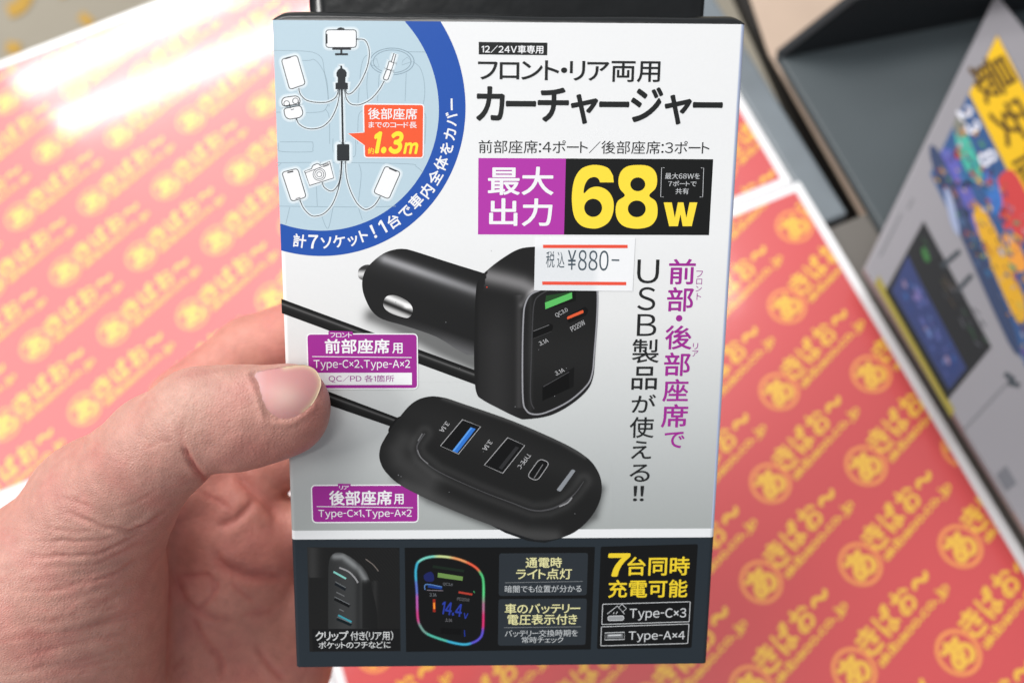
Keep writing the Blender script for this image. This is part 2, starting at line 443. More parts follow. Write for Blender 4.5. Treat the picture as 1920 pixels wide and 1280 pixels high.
pb = empty('poster_board', tuple(ground(1800, 500, 0.02)))
BH = 0.022
T_, L_ = ground(1869, -12, BH), ground(1621, 503, BH)
dn = ground(1905, 965, BH) - ground(1655, 560, BH); dn /= np.linalg.norm(dn)
q = [T_, L_, L_ + dn * 0.30, T_ + dn * 0.30]
V, Fc = prism([p[:2] for p in q], BH - 0.005, BH)
child(bevel(link('board', V, Fc, plain('white_board', (142, 139, 144), 0.45, noise=0.04, scale=12)), 0.0008), pb)
pic_m = inked('poster_print', 0.35, 0.5)
# poster: yellow headline over plain patches of colour
fp = Flat(BH, 0.0001)
fp.fill([(1870, 64), (1744, 326), (1930, 700), (2060, 420)], (52, 84, 130), 2)
fp.fill([(1870, 66), (1817, 176), (1990, 520), (2050, 420)], (226, 180, 28), 3)
for P, c in (([(1790, 232), (1812, 250), (1842, 330), (1822, 336), (1796, 280)], (70, 170, 150)), ([(1765, 300), (1790, 290), (1840, 410), (1820, 440)], (92, 92, 170)),
             ([(1752, 322), (1770, 300), (1900, 610), (1890, 640)], (54, 66, 96)), ([(1826, 410), (1850, 400), (1920, 560), (1905, 600)], (214, 160, 40)),
             ([(1868, 345), (1900, 320), (1935, 400), (1905, 470), (1880, 420)], (196, 66, 66)), ([(1845, 330), (1862, 320), (1880, 380), (1862, 400)], (60, 110, 180)),
             ([(1788, 238), (1800, 214), (1815, 240), (1800, 260)], (120, 120, 110)),
             ([(1770, 352), (1786, 372), (1800, 440), (1784, 420)], (150, 160, 190)), ([(1880, 440), (1905, 450), (1925, 500), (1900, 505)], (226, 150, 60))):
    fp.fill(smooth_line(P, 5, True), c, 3.1 + .03 * len(fp.f) / 40)
PALP = [(60, 120, 170), (190, 70, 60), (214, 150, 50), (90, 160, 120), (70, 70, 120), (196, 190, 200), (40, 44, 60), (120, 90, 150), (230, 190, 80), (170, 110, 80), (84, 110, 150)]
A_, B_, C_, D_ = [np.array(q, float) for q in ((1812, 188), (1746, 328), (1925, 690), (1990, 540))]
for k in range(300):             # the crowded picture, as loose patches of colour
    u_, v_ = rng.random(2); q = (1 - v_) * ((1 - u_) * A_ + u_ * B_) + v_ * ((1 - u_) * D_ + u_ * C_)
    rad = 3 + 8 * rng.random() ** 2; an = np.sort(rng.random(7)) * 6.28
    P = q + np.c_[np.cos(an), np.sin(an)] * rad * (.5 + rng.random((7, 1)) * .8) @ np.array([[.7, .9], [-.4, .5]])
    if not (inside(np.array([A_, B_, C_, D_]), P)).all(): continue
    fp.fill(P[np.argsort(np.arctan2(*(P - P.mean(0)).T))], (np.array(PALP[rng.integers(len(PALP))]) * .85), 3.4 + .008 * k)
for ch, cx, cy, sz in (('最', 1862, 146, 76), ('安', 1902, 228, 76), ('値', 1942, 310, 76)):
    fp.text_rot(ch, cx, cy, sz, sz * .95, 60, (86, 62, 24), 5, 0.012)
for ch, cx, cy, sz in (('2', 1810, 212, 20), ('3', 1824, 238, 20), ('8', 1852, 296, 24)):
    fp.text_rot(ch, cx, cy, sz, sz * 1.3, 60, (226, 226, 236), 5, 0.03)
fp.build('poster', pic_m, pb)
fp = Flat(BH, 0.0001)
fp.fill([(1732, 414), (1859, 650), (1776, 750), (1660, 545)], (34, 34, 36), 2)
fp.fill([(1702, 478), (1722, 520), (1812, 690), (1780, 730), (1672, 545)], (50, 60, 104), 3)
Q_ = [np.array(q, float) for q in ((1708, 492), (1678, 545), (1778, 722), (1806, 690))]
PALS = [(44, 60, 110), (80, 86, 140), (110, 100, 150), (50, 84, 140), (40, 44, 80), (90, 110, 160), (130, 112, 140)]
for k in range(60):
    u_, v_ = rng.random(2); q = (1 - v_) * ((1 - u_) * Q_[0] + u_ * Q_[1]) + v_ * ((1 - u_) * Q_[3] + u_ * Q_[2])
    an = np.sort(rng.random(7)) * 6.28; P = q + np.c_[np.cos(an), np.sin(an)] * (4 + 8 * rng.random()) @ np.array([[.5, .9], [-.3, .4]])
    if not inside(np.array(Q_), P).all(): continue
    fp.fill(P[np.argsort(np.arctan2(*(P - P.mean(0)).T))], PALS[rng.integers(len(PALS))], 3.4 + .008 * k)
for k in range(24):
    q = np.array([1735, 450]) + rng.random() * np.array([105, 195]) + rng.normal(size=2) * 9
    fp.stroke([q, q + [6 + 8 * rng.random(), 10 + 12 * rng.random()]], 2 + 2 * rng.random(), [(58, 58, 62), (84, 84, 90), (50, 70, 54), (70, 60, 50)][rng.integers(4)], 3.4 + .008 * k)
fp.fill(smooth_line([(1728, 470), (1734, 464), (1744, 486), (1736, 490)], 5, True), (60, 110, 60), 4)
fp.build('screen_picture', pic_m, pb)
fp = Flat(BH, 0.0001)
fp.fill([(1640, 532), (1648, 516), (1790, 768), (1783, 782)], (150, 136, 60), 2)
for P in ([(1765, 500), (1800, 470)], [(1795, 545), (1822, 515)], [(1884, 700), (1902, 712)], [(1890, 716), (1912, 722)]):
    fp.stroke(P, 9, (60, 66, 72), 3)
for P in ([(1806, 806), (1890, 716)], [(1806, 806), (1900, 960)], [(1690, 400), (1650, 480)], [(1712, 372), (1702, 392)]):
    fp.stroke(P, 3, (120, 120, 124), 3)
fp.fill([(1868, 890), (1886, 872), (1906, 905), (1886, 920)], (110, 110, 116), 3)
fp.build('printed_trim', pic_m, pb)
tag(pb, 'white poster board with a yellow headline and dark screen picture', 'poster board')

# ------------------------------------------------------------------ the retail box
QUAD = [(510, 38), (1398, 46), (1325, 1243), (555, 1250)]
def dlt(src, dst):
    A = []
    for (x, y), (u, v) in zip(src, dst):
        A.append([x, y, 1, 0, 0, 0, -u * x, -u * y, -u]); A.append([0, 0, 0, x, y, 1, -v * x, -v * y, -v])
    return np.linalg.svd(np.array(A))[2][-1].reshape(3, 3)
Hb = dlt([(0, 0), (1, 0), (1, 1), (0, 1)], QUAD)
K = np.array([[F, 0, 960], [0, F, 640], [0, 0, 1.0]])
Mb = np.linalg.inv(K) @ Hb
if Mb[2, 2] < 0: Mb = -Mb
BWID = 0.100
Mb *= BWID / np.linalg.norm(Mb[:, 0])
BU, BV, BT = Mb[:, 0], Mb[:, 1], Mb[:, 2]       # full width, full height, top-left corner
BN = np.cross(BU, BV); BN /= np.linalg.norm(BN)  # away from the camera
BTH = 0.036
Hinv = np.linalg.inv(Hb)
def px_uv(P):
    q = np.c_[np.asarray(P, float), np.ones(len(P))] @ Hinv.T
    return q[:, :2] / q[:, 2:]
LAY = 0.000006
class BoxPrint(Print):
    def __init__(s): super().__init__(lambda P, k: s.from_plane(px_uv(P), k))
    def to_plane(s, P): return px_uv(P)
    def from_plane(s, uv, k): return BT + uv[:, :1] * BU + uv[:, 1:] * BV - BN * (k * LAY + 0.00001)

box_loc = W(BT + BU * .5 + BV + BN * BTH / 2)
box = empty('retail_box', tuple(box_loc))
tag(box, 'white, grey and black retail box of a car charger held up in the hand', 'box')
card_m = inked('coated_card', 0.42, 0.22, coat=0.04, coat_rough=0.15)
black_card = plain('black_card', (20, 22, 23), 0.24, spec=0.5, noise=0.5, scale=120, bump=0.35, bscale=140)

# carton: front with gradient print, rounded upright edges, sides, back, base
def lerp(a, b, t): return np.asarray(a, float) * (1 - t) + np.asarray(b, float) * t
def front_tone(v):
    ks = [0, .30, .42, .55, .70, .83]; cs = [(237, 238, 239), (236, 237, 238), (228, 229, 229), (206, 209, 209), (176, 180, 180), (156, 161, 159)]
    for i in range(len(ks) - 1):
        if v <= ks[i + 1]: return lerp(cs[i], cs[i + 1], max(0, (v - ks[i]) / (ks[i + 1] - ks[i])))
    return np.array(cs[-1])
VB0, VB1 = px_uv([(545, 994.4), (545, 1010.8)])[:, 1]
prof = []                       # cross-section (x in metres along the width, depth w), colour
r = 0.0010
for k in range(7):
    t = math.pi / 2 * k / 6; prof.append((r - r * math.cos(t), r - r * math.sin(t)))
left = prof; right = [(BWID - x, w) for x, w in prof[::-1]]
loop = [(0, BTH)] + left + right + [(BWID, BTH)]
rows = np.unique(np.r_[np.linspace(0, .83, 60), .30, .42, .55, .70, VB0 - .0003, VB0, VB1, VB1 + .0003, np.linspace(.85, 1, 12)])
rows = rows[(rows <= VB0 - .0002) | (rows >= VB0 - .00001)]
V = []; Cc = []
sidec = np.array((196, 208, 236.))
for v in rows:
    for x, w in loop:
        V.append(BT + BU * (x / BWID) + BV * v + BN * w)
        if v > VB1 + .0001: c = np.array((38, 46, 53.))
        elif v >= VB0 - .00001: c = np.array((232, 234, 236.))
        elif x > BWID - r * .85: c = sidec
        elif w > r * .9: c = np.array((236, 238, 240.))
        else: c = front_tone(v)
        Cc.append(lin(c))
m = len(loop); Fc = []
for j in range(len(rows) - 1):
    for i in range(m):
        k = (i + 1) % m
        Fc.append((j * m + i, (j + 1) * m + i, (j + 1) * m + k, j * m + k))
Fc.append(tuple((len(rows) - 1) * m + i for i in range(m))); Fc.append(tuple(reversed(range(m))))
carton = link('carton', W(np.array(V)) - box_loc, Fc, card_m, box, np.array(Cc))
# lid: black tuck flap that bulges up, and the hang tab that carries on from the back panel
lp = [(0.0, 0.0), (0.0004, 0.0008), (0.0012, 0.0014), (0.003, 0.0021), (0.006, 0.0026), (0.012, 0.0030), (0.022, 0.0030), (BTH, 0.0022)]
nx = 40; V = []; Fc = []
vh = BV / np.linalg.norm(BV)
for i in range(nx + 1):
    x = i / nx; x = 0.5 - 0.5 * math.cos(math.pi * x)
    e = min(x, 1 - x) * BWID
    k = min(1, e / 0.0032); k = math.sqrt(max(0, 1 - (1 - k) ** 2))
    wob = 1 + 0.05 * math.sin(7 * x) + 0.04 * math.sin(19 * x)
    for w, h in lp: V.append(BT + BU * x + BN * (w + 0.00003) - vh * (h * k * wob + 0.00002))
nl = len(lp)
for i in range(nx):
    for j in range(nl - 1): Fc.append((i * nl + j, i * nl + j + 1, (i + 1) * nl + j + 1, (i + 1) * nl + j))
link('tuck_flap', W(np.array(V)) - box_loc, Fc, black_card, box, smooth=True)
TB = BT + BN * (BTH + 0.0002); nx, ny = 24, 10; V = []; Fc = []
for s_ in (0, 1):
    for j in range(ny + 1):
        for i in range(nx + 1):
            u = i / nx; h = j / ny * 0.034
            bend = 0.0012 * math.sin(math.pi * u) + h * 0.10
            V.append(TB + BU * (0.008 + u * 0.984) - vh * (h - 0.0012) - BN * (bend - 0.0006 * s_))
q = (nx + 1) * (ny + 1)
for j in range(ny):
    for i in range(nx):
        a = j * (nx + 1) + i; Fc.append((a, a + 1, a + nx + 2, a + nx + 1)); a += q; Fc.append((a + nx + 1, a + nx + 2, a + 1, a))
for i in range(nx): Fc.append((i + 1, i, q + i, q + i + 1)); a = ny * (nx + 1) + i; Fc.append((a, a + 1, q + a + 1, q + a))
for j in range(ny):
    a = j * (nx + 1); Fc.append((a, a + nx + 1, q + a + nx + 1, q + a)); a += nx; Fc.append((a + nx + 1, a, q + a, q + a + nx + 1))
link('hang_tab', W(np.array(V)) - box_loc, Fc, black_card, box, smooth=True)

ink = inked('ink_on_card', 0.42, 0.22, coat=0.04, coat_rough=0.15)
BLK = (34, 36, 36); WHT = (240, 241, 243); PUR = (158, 44, 146); YEL = (252, 222, 66); LGT = (206, 208, 210)
A1 = lambda P: np.asarray(P, float) * .211 + [500, 0]
A2 = lambda P: np.asarray(P, float) * .21097 + [500, 260]
A3 = lambda P: np.asarray(P, float) * .27083 + [880, 60]
A4 = lambda P: np.asarray(P, float) * .27340 + [880, 250]
A5 = lambda P: np.asarray(P, float) * .28121 + [650, 440]
A6 = lambda P: np.asarray(P, float) * .18753 + [560, 560]
A7 = lambda P: np.asarray(P, float) * .30729 + [560, 720]
B1 = lambda P: np.asarray(P, float) * .21875 + [540, 990]
B2 = lambda P: np.asarray(P, float) * .23958 + [900, 990]
def tx(p, A, txt, x0, y0, x1, y1, rgb, bold=0.0, layer=6, **k):
    q = A([(x0, y0), (x1, y1)]); p.text(txt, *q[0], *q[1], rgb, layer, bold, **k)

# --- car diagram in the blue ring
p = BoxPrint()
OUT = [(826, 42), (872.4, 200), (868, 260), (837.6, 344.4), (761.6, 426.7), (690, 462.5), (601, 481), (523, 469)]
INN = [(759.5, 42), (822.8, 200), (816.5, 260), (780.6, 344.4), (679.3, 416), (601, 432), (522, 419)]
asp = np.linalg.norm(BV) / np.linalg.norm(BU)
def circ(P):
    q = px_uv(P) * [1, asp]; A = np.c_[2 * q, np.ones(len(q))]; s_ = np.linalg.lstsq(A, (q ** 2).sum(1), rcond=None)[0]
    return s_[:2], math.sqrt(s_[2] + s_[:2] @ s_[:2])
co, ro = circ(OUT); ci_, ri = circ(INN)
def arc_poly(c, r_, n=240, x0=0.0012, y0=0.0):
    a = np.linspace(-math.pi, math.pi, n * 2); P = np.c_[c[0] + r_ * np.cos(a), c[1] + r_ * np.sin(a)]
    P = P[(P[:, 0] >= x0) & (P[:, 1] >= y0)]
    o_ = np.argsort(np.arctan2(P[:, 1] - 0.0, P[:, 0] - 0.0)); P = P[o_]
    P = np.r_[[[x0, y0]], [[P[0, 0], y0]], P, [[x0, P[-1, 1]]]]
    return P / [1, asp]
def uv_px(uv):
    q = np.c_[uv, np.ones(len(uv))] @ Hb.T
    return q[:, :2] / q[:, 2:]
dia = empty  # (name kept free)
BLUE = (36, 84, 172)
p.fill(uv_px(arc_poly(co, ro)), BLUE, 1)
ppoly = uv_px(arc_poly(ci_, ri))
p.fill(ppoly, (186, 208, 220), 2)
ARC = [('計', 561.8, 452), ('7', 587, 453.5), ('ソ', 611.8, 455), ('ケ', 636, 452.5), ('ッ', 661.4, 449), ('ト', 682.5, 442), ('!', 700.4, 434.5), ('1', 717.3, 425.6), ('台', 738.4, 415), ('で', 760.6, 398), ('車', 780.6, 378), ('内', 800.7, 358), ('全', 816.5, 332.8), ('体', 828, 306.5), ('を', 837.6, 279), ('カ', 844, 252), ('バ', 847, 224), ('ー', 847.5, 196)]
ccpx = uv_px(np.array([co / [1, asp]]))[0]
for ch, x, y in ARC:
    d = np.array([x, y]) - ccpx; ang = -math.degrees(math.atan2(d[0], d[1]))
    p.em(ch, x, y, 33 if ch in '71!' else 26.5, ang, WHT, 4, 0.022)
p.build('blue_ring', ink, box)

p = BoxPrint()
GL = (150, 172, 184)
def clipl(P): 
    P = np.asarray(P); return P
lines = [A1([(45, 450), (300, 455), (420, 470), (490, 520), (510, 620), (540, 800), (555, 950)]), A1([(110, 530), (360, 540), (420, 530), (480, 590), (530, 700), (545, 860), (530, 960), (440, 1000), (65, 998)]),
         A1([(1250, 462), (1412, 464)]), A1([(940, 470), (870, 510), (840, 600), (825, 760), (810, 930)]), A1([(1300, 550), (1360, 600), (1395, 700), (1405, 830), (1392, 925)]),
         A1([(1395, 1000), (1415, 1050), (1405, 1280)]), A1([(520, 970), (555, 1040), (560, 1280)]), A1([(810, 1280), (815, 1040), (850, 985)]),
         A2([(105, 40), (105, 80), (130, 115), (385, 118), (410, 90), (410, 40), (380, 30), (120, 30)]), A2([(590, 0), (592, 120), (640, 165), (760, 165), (790, 130), (790, 0)]),
         A2([(85, 215), (600, 212), (1250, 225), (1330, 250), (1390, 300)]), A2([(105, 600), (840, 608), (1150, 600)]), A2([(90, 250), (130, 220)]), A2([(205, 610), (170, 760)]),
         A2([(490, 690), (545, 800), (590, 610)]), A2([(815, 610), (850, 720)]), A1([(900, 640), (890, 760), (900, 900)]), A1([(1000, 660), (985, 900)]), A1([(1240, 650), (1230, 900)]),
         A2([(460, 220), (440, 330), (450, 600)]), A2([(820, 225), (840, 330), (810, 600)])]
for q in lines: p.stroke(smooth_line(q, 5), 1.0, GL, 3)
for rr, w in ((1.0, 1.3), (0.86, 1.2)):
    p.stroke(ring(*A1([(1115, 548)])[0], 195 * .211 * rr, 50, 118 * .211 * rr), w, (130, 152, 166), 3, True)
for q in ([(930, 545), (975, 520), (1000, 600), (930, 580)], [(1210, 540), (1250, 510), (1290, 550), (1200, 580)]): p.stroke(A1(q), 1.0, GL, 3, True)
CAB = [A1([(800, 350), (870, 358), (905, 420), (912, 500), (890, 610), (830, 740), (770, 815), (730, 838), (708, 825), (703, 795)]),
       A1([(285, 785), (300, 840), (350, 890), (430, 910), (530, 910), (600, 880), (630, 835), (636, 795)]),
       A1([(262, 1055), (290, 1105), (350, 1140), (420, 1147), (500, 1125), (570, 1060), (620, 960), (642, 870), (648, 795)]),
       A1([(1045, 722), (1000, 800), (930, 880), (850, 925), (790, 935), (740, 920), (705, 870), (692, 795)]),
       A2([(295, 545), (330, 620), (390, 680), (440, 688), (510, 665), (580, 590), (630, 470), (660, 330), (670, 200)]),
       A2([(495, 390), (510, 430), (560, 465), (600, 455), (640, 400), (658, 320), (664, 200)]),
       A2([(700, 200), (708, 330), (740, 450), (800, 570), (860, 625), (900, 628), (960, 590), (1010, 515)])]
PH = [(A1, [(130, 530), (270, 492), (345, 750), (205, 798)]), (A2, [(135, 300), (275, 265), (352, 520), (220, 558)]), (A2, [(1055, 243), (1190, 300), (1085, 538), (950, 480)]),
      (A1, [(527, 268), (797, 268), (797, 424), (527, 424)])]
dev = [round_poly(A(q), 6) for A, q in PH]
case = [round_poly(A1([(150, 968), (303, 938), (325, 1010), (300, 1045), (200, 1062), (165, 1040)]), 6), round_poly(A1([(140, 945), (133, 895), (155, 868), (262, 853), (292, 870), (300, 925)]), 6)]
camera_ = [A2([(337, 290), (400, 268), (405, 248), (418, 235), (450, 222), (466, 228), (474, 240), (560, 203), (597, 350), (382, 417)])]
jack = [A1([(1130, 478), (1148, 485), (1128, 560), (1108, 552)]), A1([(1088, 548), (1130, 562), (1108, 628), (1068, 615)]), round_poly(A1([(1068, 615), (1108, 628), (1075, 718), (1033, 705)]), 4)]
plug = A1([(655, 585), (670, 585), (672, 608), (700, 625), (712, 650), (710, 680), (700, 690), (700, 735), (722, 740), (722, 795), (612, 795), (612, 740), (632, 735), (632, 690), (620, 675), (620, 650), (632, 625), (655, 608)])
joint = round_poly(A2([(625, 50), (735, 50), (735, 198), (625, 198)]), 3)
main = np.r_[A1([(668, 795)]), A2([(678, 50)])]
for (wd_, cl, ly) in ((13, (206, 222, 231), 4), (8, (226, 236, 241), 5)):
    for c in CAB: p.stroke(smooth_line(c, 6), wd_ * .55, cl, ly)
    p.stroke(main, wd_, cl, ly)
    for d in dev + case + camera_ + jack + [plug, joint]: p.stroke(d, wd_, cl, ly, True)
DKL = (42, 46, 50)
for c in CAB: p.stroke(smooth_line(c, 6), 1.5, DKL, 7)
p.stroke(main, 3.6, DKL, 7)
for d in dev + case + camera_ + jack:
    p.fill(d, (243, 244, 246), 6); p.stroke(d, 1.5, DKL, 7, True)
p.fill(plug, DKL, 7); p.fill(joint, DKL, 7)
p.fill(A1([(620, 268), (635, 252), (660, 245), (685, 252), (700, 268)]), DKL, 7)
for q in ((583, 428, 750, 445), (655, 440, 672, 480), (608, 475, 722, 493), (580, 264, 745, 270), (527, 305, 541, 390)):
    p.fill(A1(box_poly(*q)), DKL, 8)
p.stroke(A1([(165, 523), (215, 509)]), 2.6, DKL, 8); p.stroke(A2([(185, 302), (236, 291)]), 2.6, DKL, 8); p.stroke(A2([(1090, 262), (1155, 290)]), 3, DKL, 8); p.stroke(A2([(258, 535), (300, 522)]), 1.2, DKL, 8)
for r_ in (55, 40, 22): p.stroke(ring(*A2([(468, 318)])[0], r_ * .211, 30), 1.1, (90, 96, 100), 8, True)
p.stroke(A2([(345, 305), (560, 225)]), 1, DKL, 8); p.stroke(A2([(500, 235), (548, 218), (552, 235), (505, 250)]), 1, DKL, 8, True)
for q in ((178, 922), (256, 898)): p.stroke(ring(*A1([q])[0], 25 * .211, 20), 1.2, DKL, 8, True); p.stroke(A1([(q[0] + 24, q[1]), (q[0] + 34, q[1] + 40)]), 1.6, DKL, 8)
p.stroke(A1([(215, 978), (245, 970)]), 1.2, DKL, 8)
p.build('car_diagram', ink, box)

p = BoxPrint()                  # orange callout
co_ = [(682.5, 196.5), (793.5, 197.5), (792.5, 295), (684.5, 294.5)]
tipq = [(653, 250.5), (684, 249), (684.5, 273)]
p.stroke(round_poly(co_, 5), 5, WHT, 9, True); p.stroke(np.array(tipq), 4, WHT, 9, True)
p.fill(round_poly(co_, 5), (242, 92, 52), 10); p.fill(tipq, (242, 92, 52), 11)
tx(p, A1, '後部座席', 900, 960, 1338, 1065, WHT, 0.012, 12); tx(p, A1, 'までのコード長', 905, 1083, 1335, 1140, WHT, 0.008, 12)
tx(p, A2, '約', 900, 80, 955, 138, (255, 226, 60), 0.01, 12)
p.text('1.3', 701.5, 246, 757, 289, (255, 228, 60), 12, 0.05, shear=0.25); p.text('m', 756, 267, 784.5, 289, (255, 228, 60), 12, 0.045, shear=0.25)
p.build('cord_callout', ink, box)

# --- headline
p = BoxPrint()
p.fill([(897.6, 79), (1026.5, 80.5), (1026, 104), (897.6, 102.5)], BLK, 2)
tx(p, A3, '12/24V車専用', 85, 91, 512, 152, WHT, 0.018)
tx(p, A3, 'フロント・リア両用', 60, 194, 1318, 350, BLK, 0.012)
tx(p, A3, 'カーチャージャー', 47, 374, 1747, 645, BLK, 0.026)
tx(p, A3, '前部座席:4ポート／後部座席:3ポート', 65, 748, 1660, 848, BLK, 0.0)
p.build('headline', ink, box)
p = BoxPrint()
q0 = px_uv([(897, 296.5), (1057.5, 440), (1329.3, 441)])
def uvrect(u0_, v0_, u1_, v1_): return uv_px(np.array([(u0_, v0_), (u1_, v0_), (u1_, v1_), (u0_, v1_)]))
p.fill(uvrect(q0[0, 0], q0[0, 1], q0[1, 0], q0[1, 1]), (178, 56, 168), 2); p.fill(uvrect(q0[1, 0], q0[0, 1], q0[2, 0], q0[1, 1]), (22, 23, 23), 2)
tx(p, A4, '最大', 128, 228, 577, 425, WHT, 0.016); tx(p, A4, '出力', 137, 445, 567, 637, WHT, 0.016)
six = smooth_line([(985, 290), (950, 238), (880, 218), (820, 222), (765, 247), (725, 305), (706, 390), (704, 480), (721, 575), (770, 634), (845, 653), (905, 643), (960, 603), (988, 530), (984, 450), (945, 391), (882, 366), (825, 378), (786, 412), (790, 362), (815, 316), (855, 300), (884, 311), (896, 337)], 5)
p.fill(A4(np.r_[six, [(990, 337)]]), YEL, 5); p.fill(A4(ring(849, 511, 61, 40, 62)), (22, 23, 23), 6)
eight = smooth_line([(1155, 218), (1230, 226), (1275, 264), (1288, 320), (1276, 378), (1233, 427), (1277, 466), (1291, 525), (1280, 590), (1235, 638), (1150, 654), (1065, 639), (1018, 595), (1003, 530), (1017, 466), (1066, 427), (1032, 380), (1022, 325), (1038, 266), (1082, 228)], 5, True)
p.fill(A4(eight), YEL, 5); p.fill(A4(ring(1155, 350, 51, 36, 47)), (22, 23, 23), 6); p.fill(A4(ring(1148, 518, 61, 36, 57)), (22, 23, 23), 6)
p.fill(A4([(1333, 474), (1388, 474), (1409, 580), (1430, 474), (1468, 474), (1488, 580), (1510, 474), (1563, 474), (1525, 637), (1463, 637), (1448, 556), (1430, 637), (1370, 637)]), YEL, 5)
p.stroke(A4([(1338, 236), (1318, 236), (1312, 436), (1332, 437)]), 0.9, LGT, 6); p.stroke(A4([(1588, 237), (1607, 238), (1600, 437), (1580, 437)]), 0.9, LGT, 6)
tx(p, A4, '最大68Wを', 1343, 272, 1580, 315, LGT); tx(p, A4, '7ポートで', 1365, 326, 1557, 364, LGT); tx(p, A4, '共有', 1415, 376, 1503, 418, LGT)
p.build('power_badge', ink, box)
# --- vertical slogan
p = BoxPrint()
for ch, *q in (('前', 1255, 485.3, 1302.7, 533.2), ('部', 1251.8, 538, 1299, 584), ('・', 1267.5, 590.5, 1279, 602.5), ('後', 1248, 609.8, 1296, 655), ('部', 1246, 660.3, 1293, 704.7), ('座', 1243.4, 710, 1289.3, 752.6), ('席', 1240.7, 757, 1288.6, 801), ('で', 1246.4, 809, 1282.4, 839.5)):
    p.text(ch, *q, PUR, 3, 0.014)
for ch, *q in (('フ', 1305.8, 507.5, 1317.3, 519.8), ('ロ', 1305.8, 522.5, 1316, 533), ('ン', 1304.6, 536, 1315.4, 546.6), ('ト', 1306.5, 549.3, 1314.2, 562), ('リ', 1299.5, 643, 1308.5, 654.6), ('ア', 1298, 657, 1309, 668)):
    p.text(ch, *q, PUR, 3, 0.0)
for ch, *q in (('U', 1195.5, 486.5, 1234.6, 531.3), ('S', 1196, 538, 1228, 581.8), ('B', 1195.4, 588.7, 1230, 629.7)): p.text(ch, *q, BLK, 3, 0.0)
for ch, *q in (('製', 1186, 635.4, 1234.6, 680.6), ('品', 1185.2, 687, 1231, 730.4), ('が', 1184.8, 739.2, 1228.8, 773.3), ('使', 1181.4, 781.3, 1225, 820.4), ('え', 1184, 826, 1220.4, 859.8), ('る', 1181, 870, 1217.7, 902.7), ('!!', 1187.7, 910.3, 1207, 939)):
    p.text(ch, *q, BLK, 3, 0.008)
p.build('slogan', ink, box)

# --- printed picture of the car charger
def gauss(x, m, s_): return np.exp(-((x - m) / s_) ** 2)
def grey(v): return np.repeat(np.asarray(v, float)[:, None], 3, 1)
iA5 = lambda P: (P - [650, 440]) / .28121
iA7 = lambda P: (P - [560, 720]) / .30729
p = BoxPrint()
def bgc(P): return np.array([front_tone(v) for v in px_uv(P)[:, 1]])
def soft_shadow(poly, rad, amt, layer):
    poly = np.asarray(poly); c = poly.mean(0)
    big = box_poly(*(poly.min(0) - rad), *(poly.max(0) + rad))
    def fn(P):
        d, _ = seg_dist(P, np.r_[poly, poly[:1]]); d = np.where(inside(poly, P), 0, d)
        return bgc(P) * (1 - amt * np.exp(-(d / (rad * .45)) ** 2) * (d < rad * 2))[:, None]
    p.shade(big, fn, layer, 4.0)
def cord(a, b, layer):          # (upper left, lower left), (upper right, lower right)
    (a0_, a1_), (b0_, b1_) = [np.array(q, float) for q in (a, b)]
    prof_ = [(0, 14), (.22, 26), (.34, 92), (.44, 40), (.6, 24), (1, 18)]
    for (s0, g0), (s1, g1) in zip(prof_[:-1], prof_[1:]):
        n_ = 2; P = np.array([a0_ + (a1_ - a0_) * s0, b0_ + (b1_ - b0_) * s0, b0_ + (b1_ - b0_) * s1, a0_ + (a1_ - a0_) * s1])
        p.raw(p.mp(P, layer), [(0, 1, 2, 3)], lin(grey([g0, g0, g1, g1])))
soft_shadow(A5([(170, 540), (400, 640), (620, 760), (845, 860), (850, 780), (600, 640), (300, 520)]), 34, .5, 1)
soft_shadow(A7([(600, 560), (800, 700), (1100, 820), (1400, 930), (1600, 940), (1800, 800), (1840, 640), (1500, 600)]), 22, .45, 1)
cord([(527.5, 560), (528.5, 587)], [(900, 697), (900, 724)], 4)
cord([(532, 702), (533, 730)], [(752, 785), (744, 803)], 4)
barrel = smooth_line(A5([(385, 95), (330, 97), (260, 118), (190, 165), (130, 230), (105, 300), (107, 370), (130, 440), (170, 510), (240, 563), (400, 610), (600, 680), (850, 800), (900, 500), (950, 270), (910, 255), (700, 190), (450, 110)]), 4, True)
def barrel_fn(P):
    q = iA5(P); s_ = -.33 * q[:, 0] + .94 * q[:, 1]; al = .94 * q[:, 0] + .33 * q[:, 1]
    v = 28 + 118 * gauss(s_, 68, 34) * np.clip((al - 200) / 90, 0, 1) * (1 - .25 * np.clip((al - 500) / 400, 0, 1)) + 14 * gauss(s_, 110, 70) + 70 * np.clip((s_ - 380) / 90, 0, 1) * np.clip((al - 350) / 500, 0, 1)
    return grey(v) * [1, 1, 1.02]
tipm = smooth_line(A5([(122, 202), (85, 225), (75, 255), (80, 285), (105, 302), (150, 300), (160, 210)]), 4, True)
p.shade(tipm, lambda P: grey(70 + 150 * gauss(iA5(P)[:, 1], 262, 26) - 40 * gauss(iA5(P)[:, 1], 225, 14)), 3, 1.5)
p.shade(barrel, barrel_fn, 5, 2.2)
cont = smooth_line(A5([(243, 455), (262, 415), (300, 402), (345, 410), (405, 442), (437, 482), (438, 522), (420, 547), (388, 553), (300, 525), (255, 492)]), 4, True)
def cont_fn(P):
    q = iA5(P); s_ = -.38 * q[:, 0] + .92 * q[:, 1]
    return grey(118 + 125 * gauss(s_, 278, 20) - 95 * gauss(s_, 318, 14) + 90 * gauss(s_, 355, 22) + 60 * gauss(q[:, 0], 400, 20) * gauss(q[:, 1], 480, 14))
p.stroke(cont, 2.2, (12, 12, 12), 6, True); p.shade(cont, cont_fn, 7, 1.6)
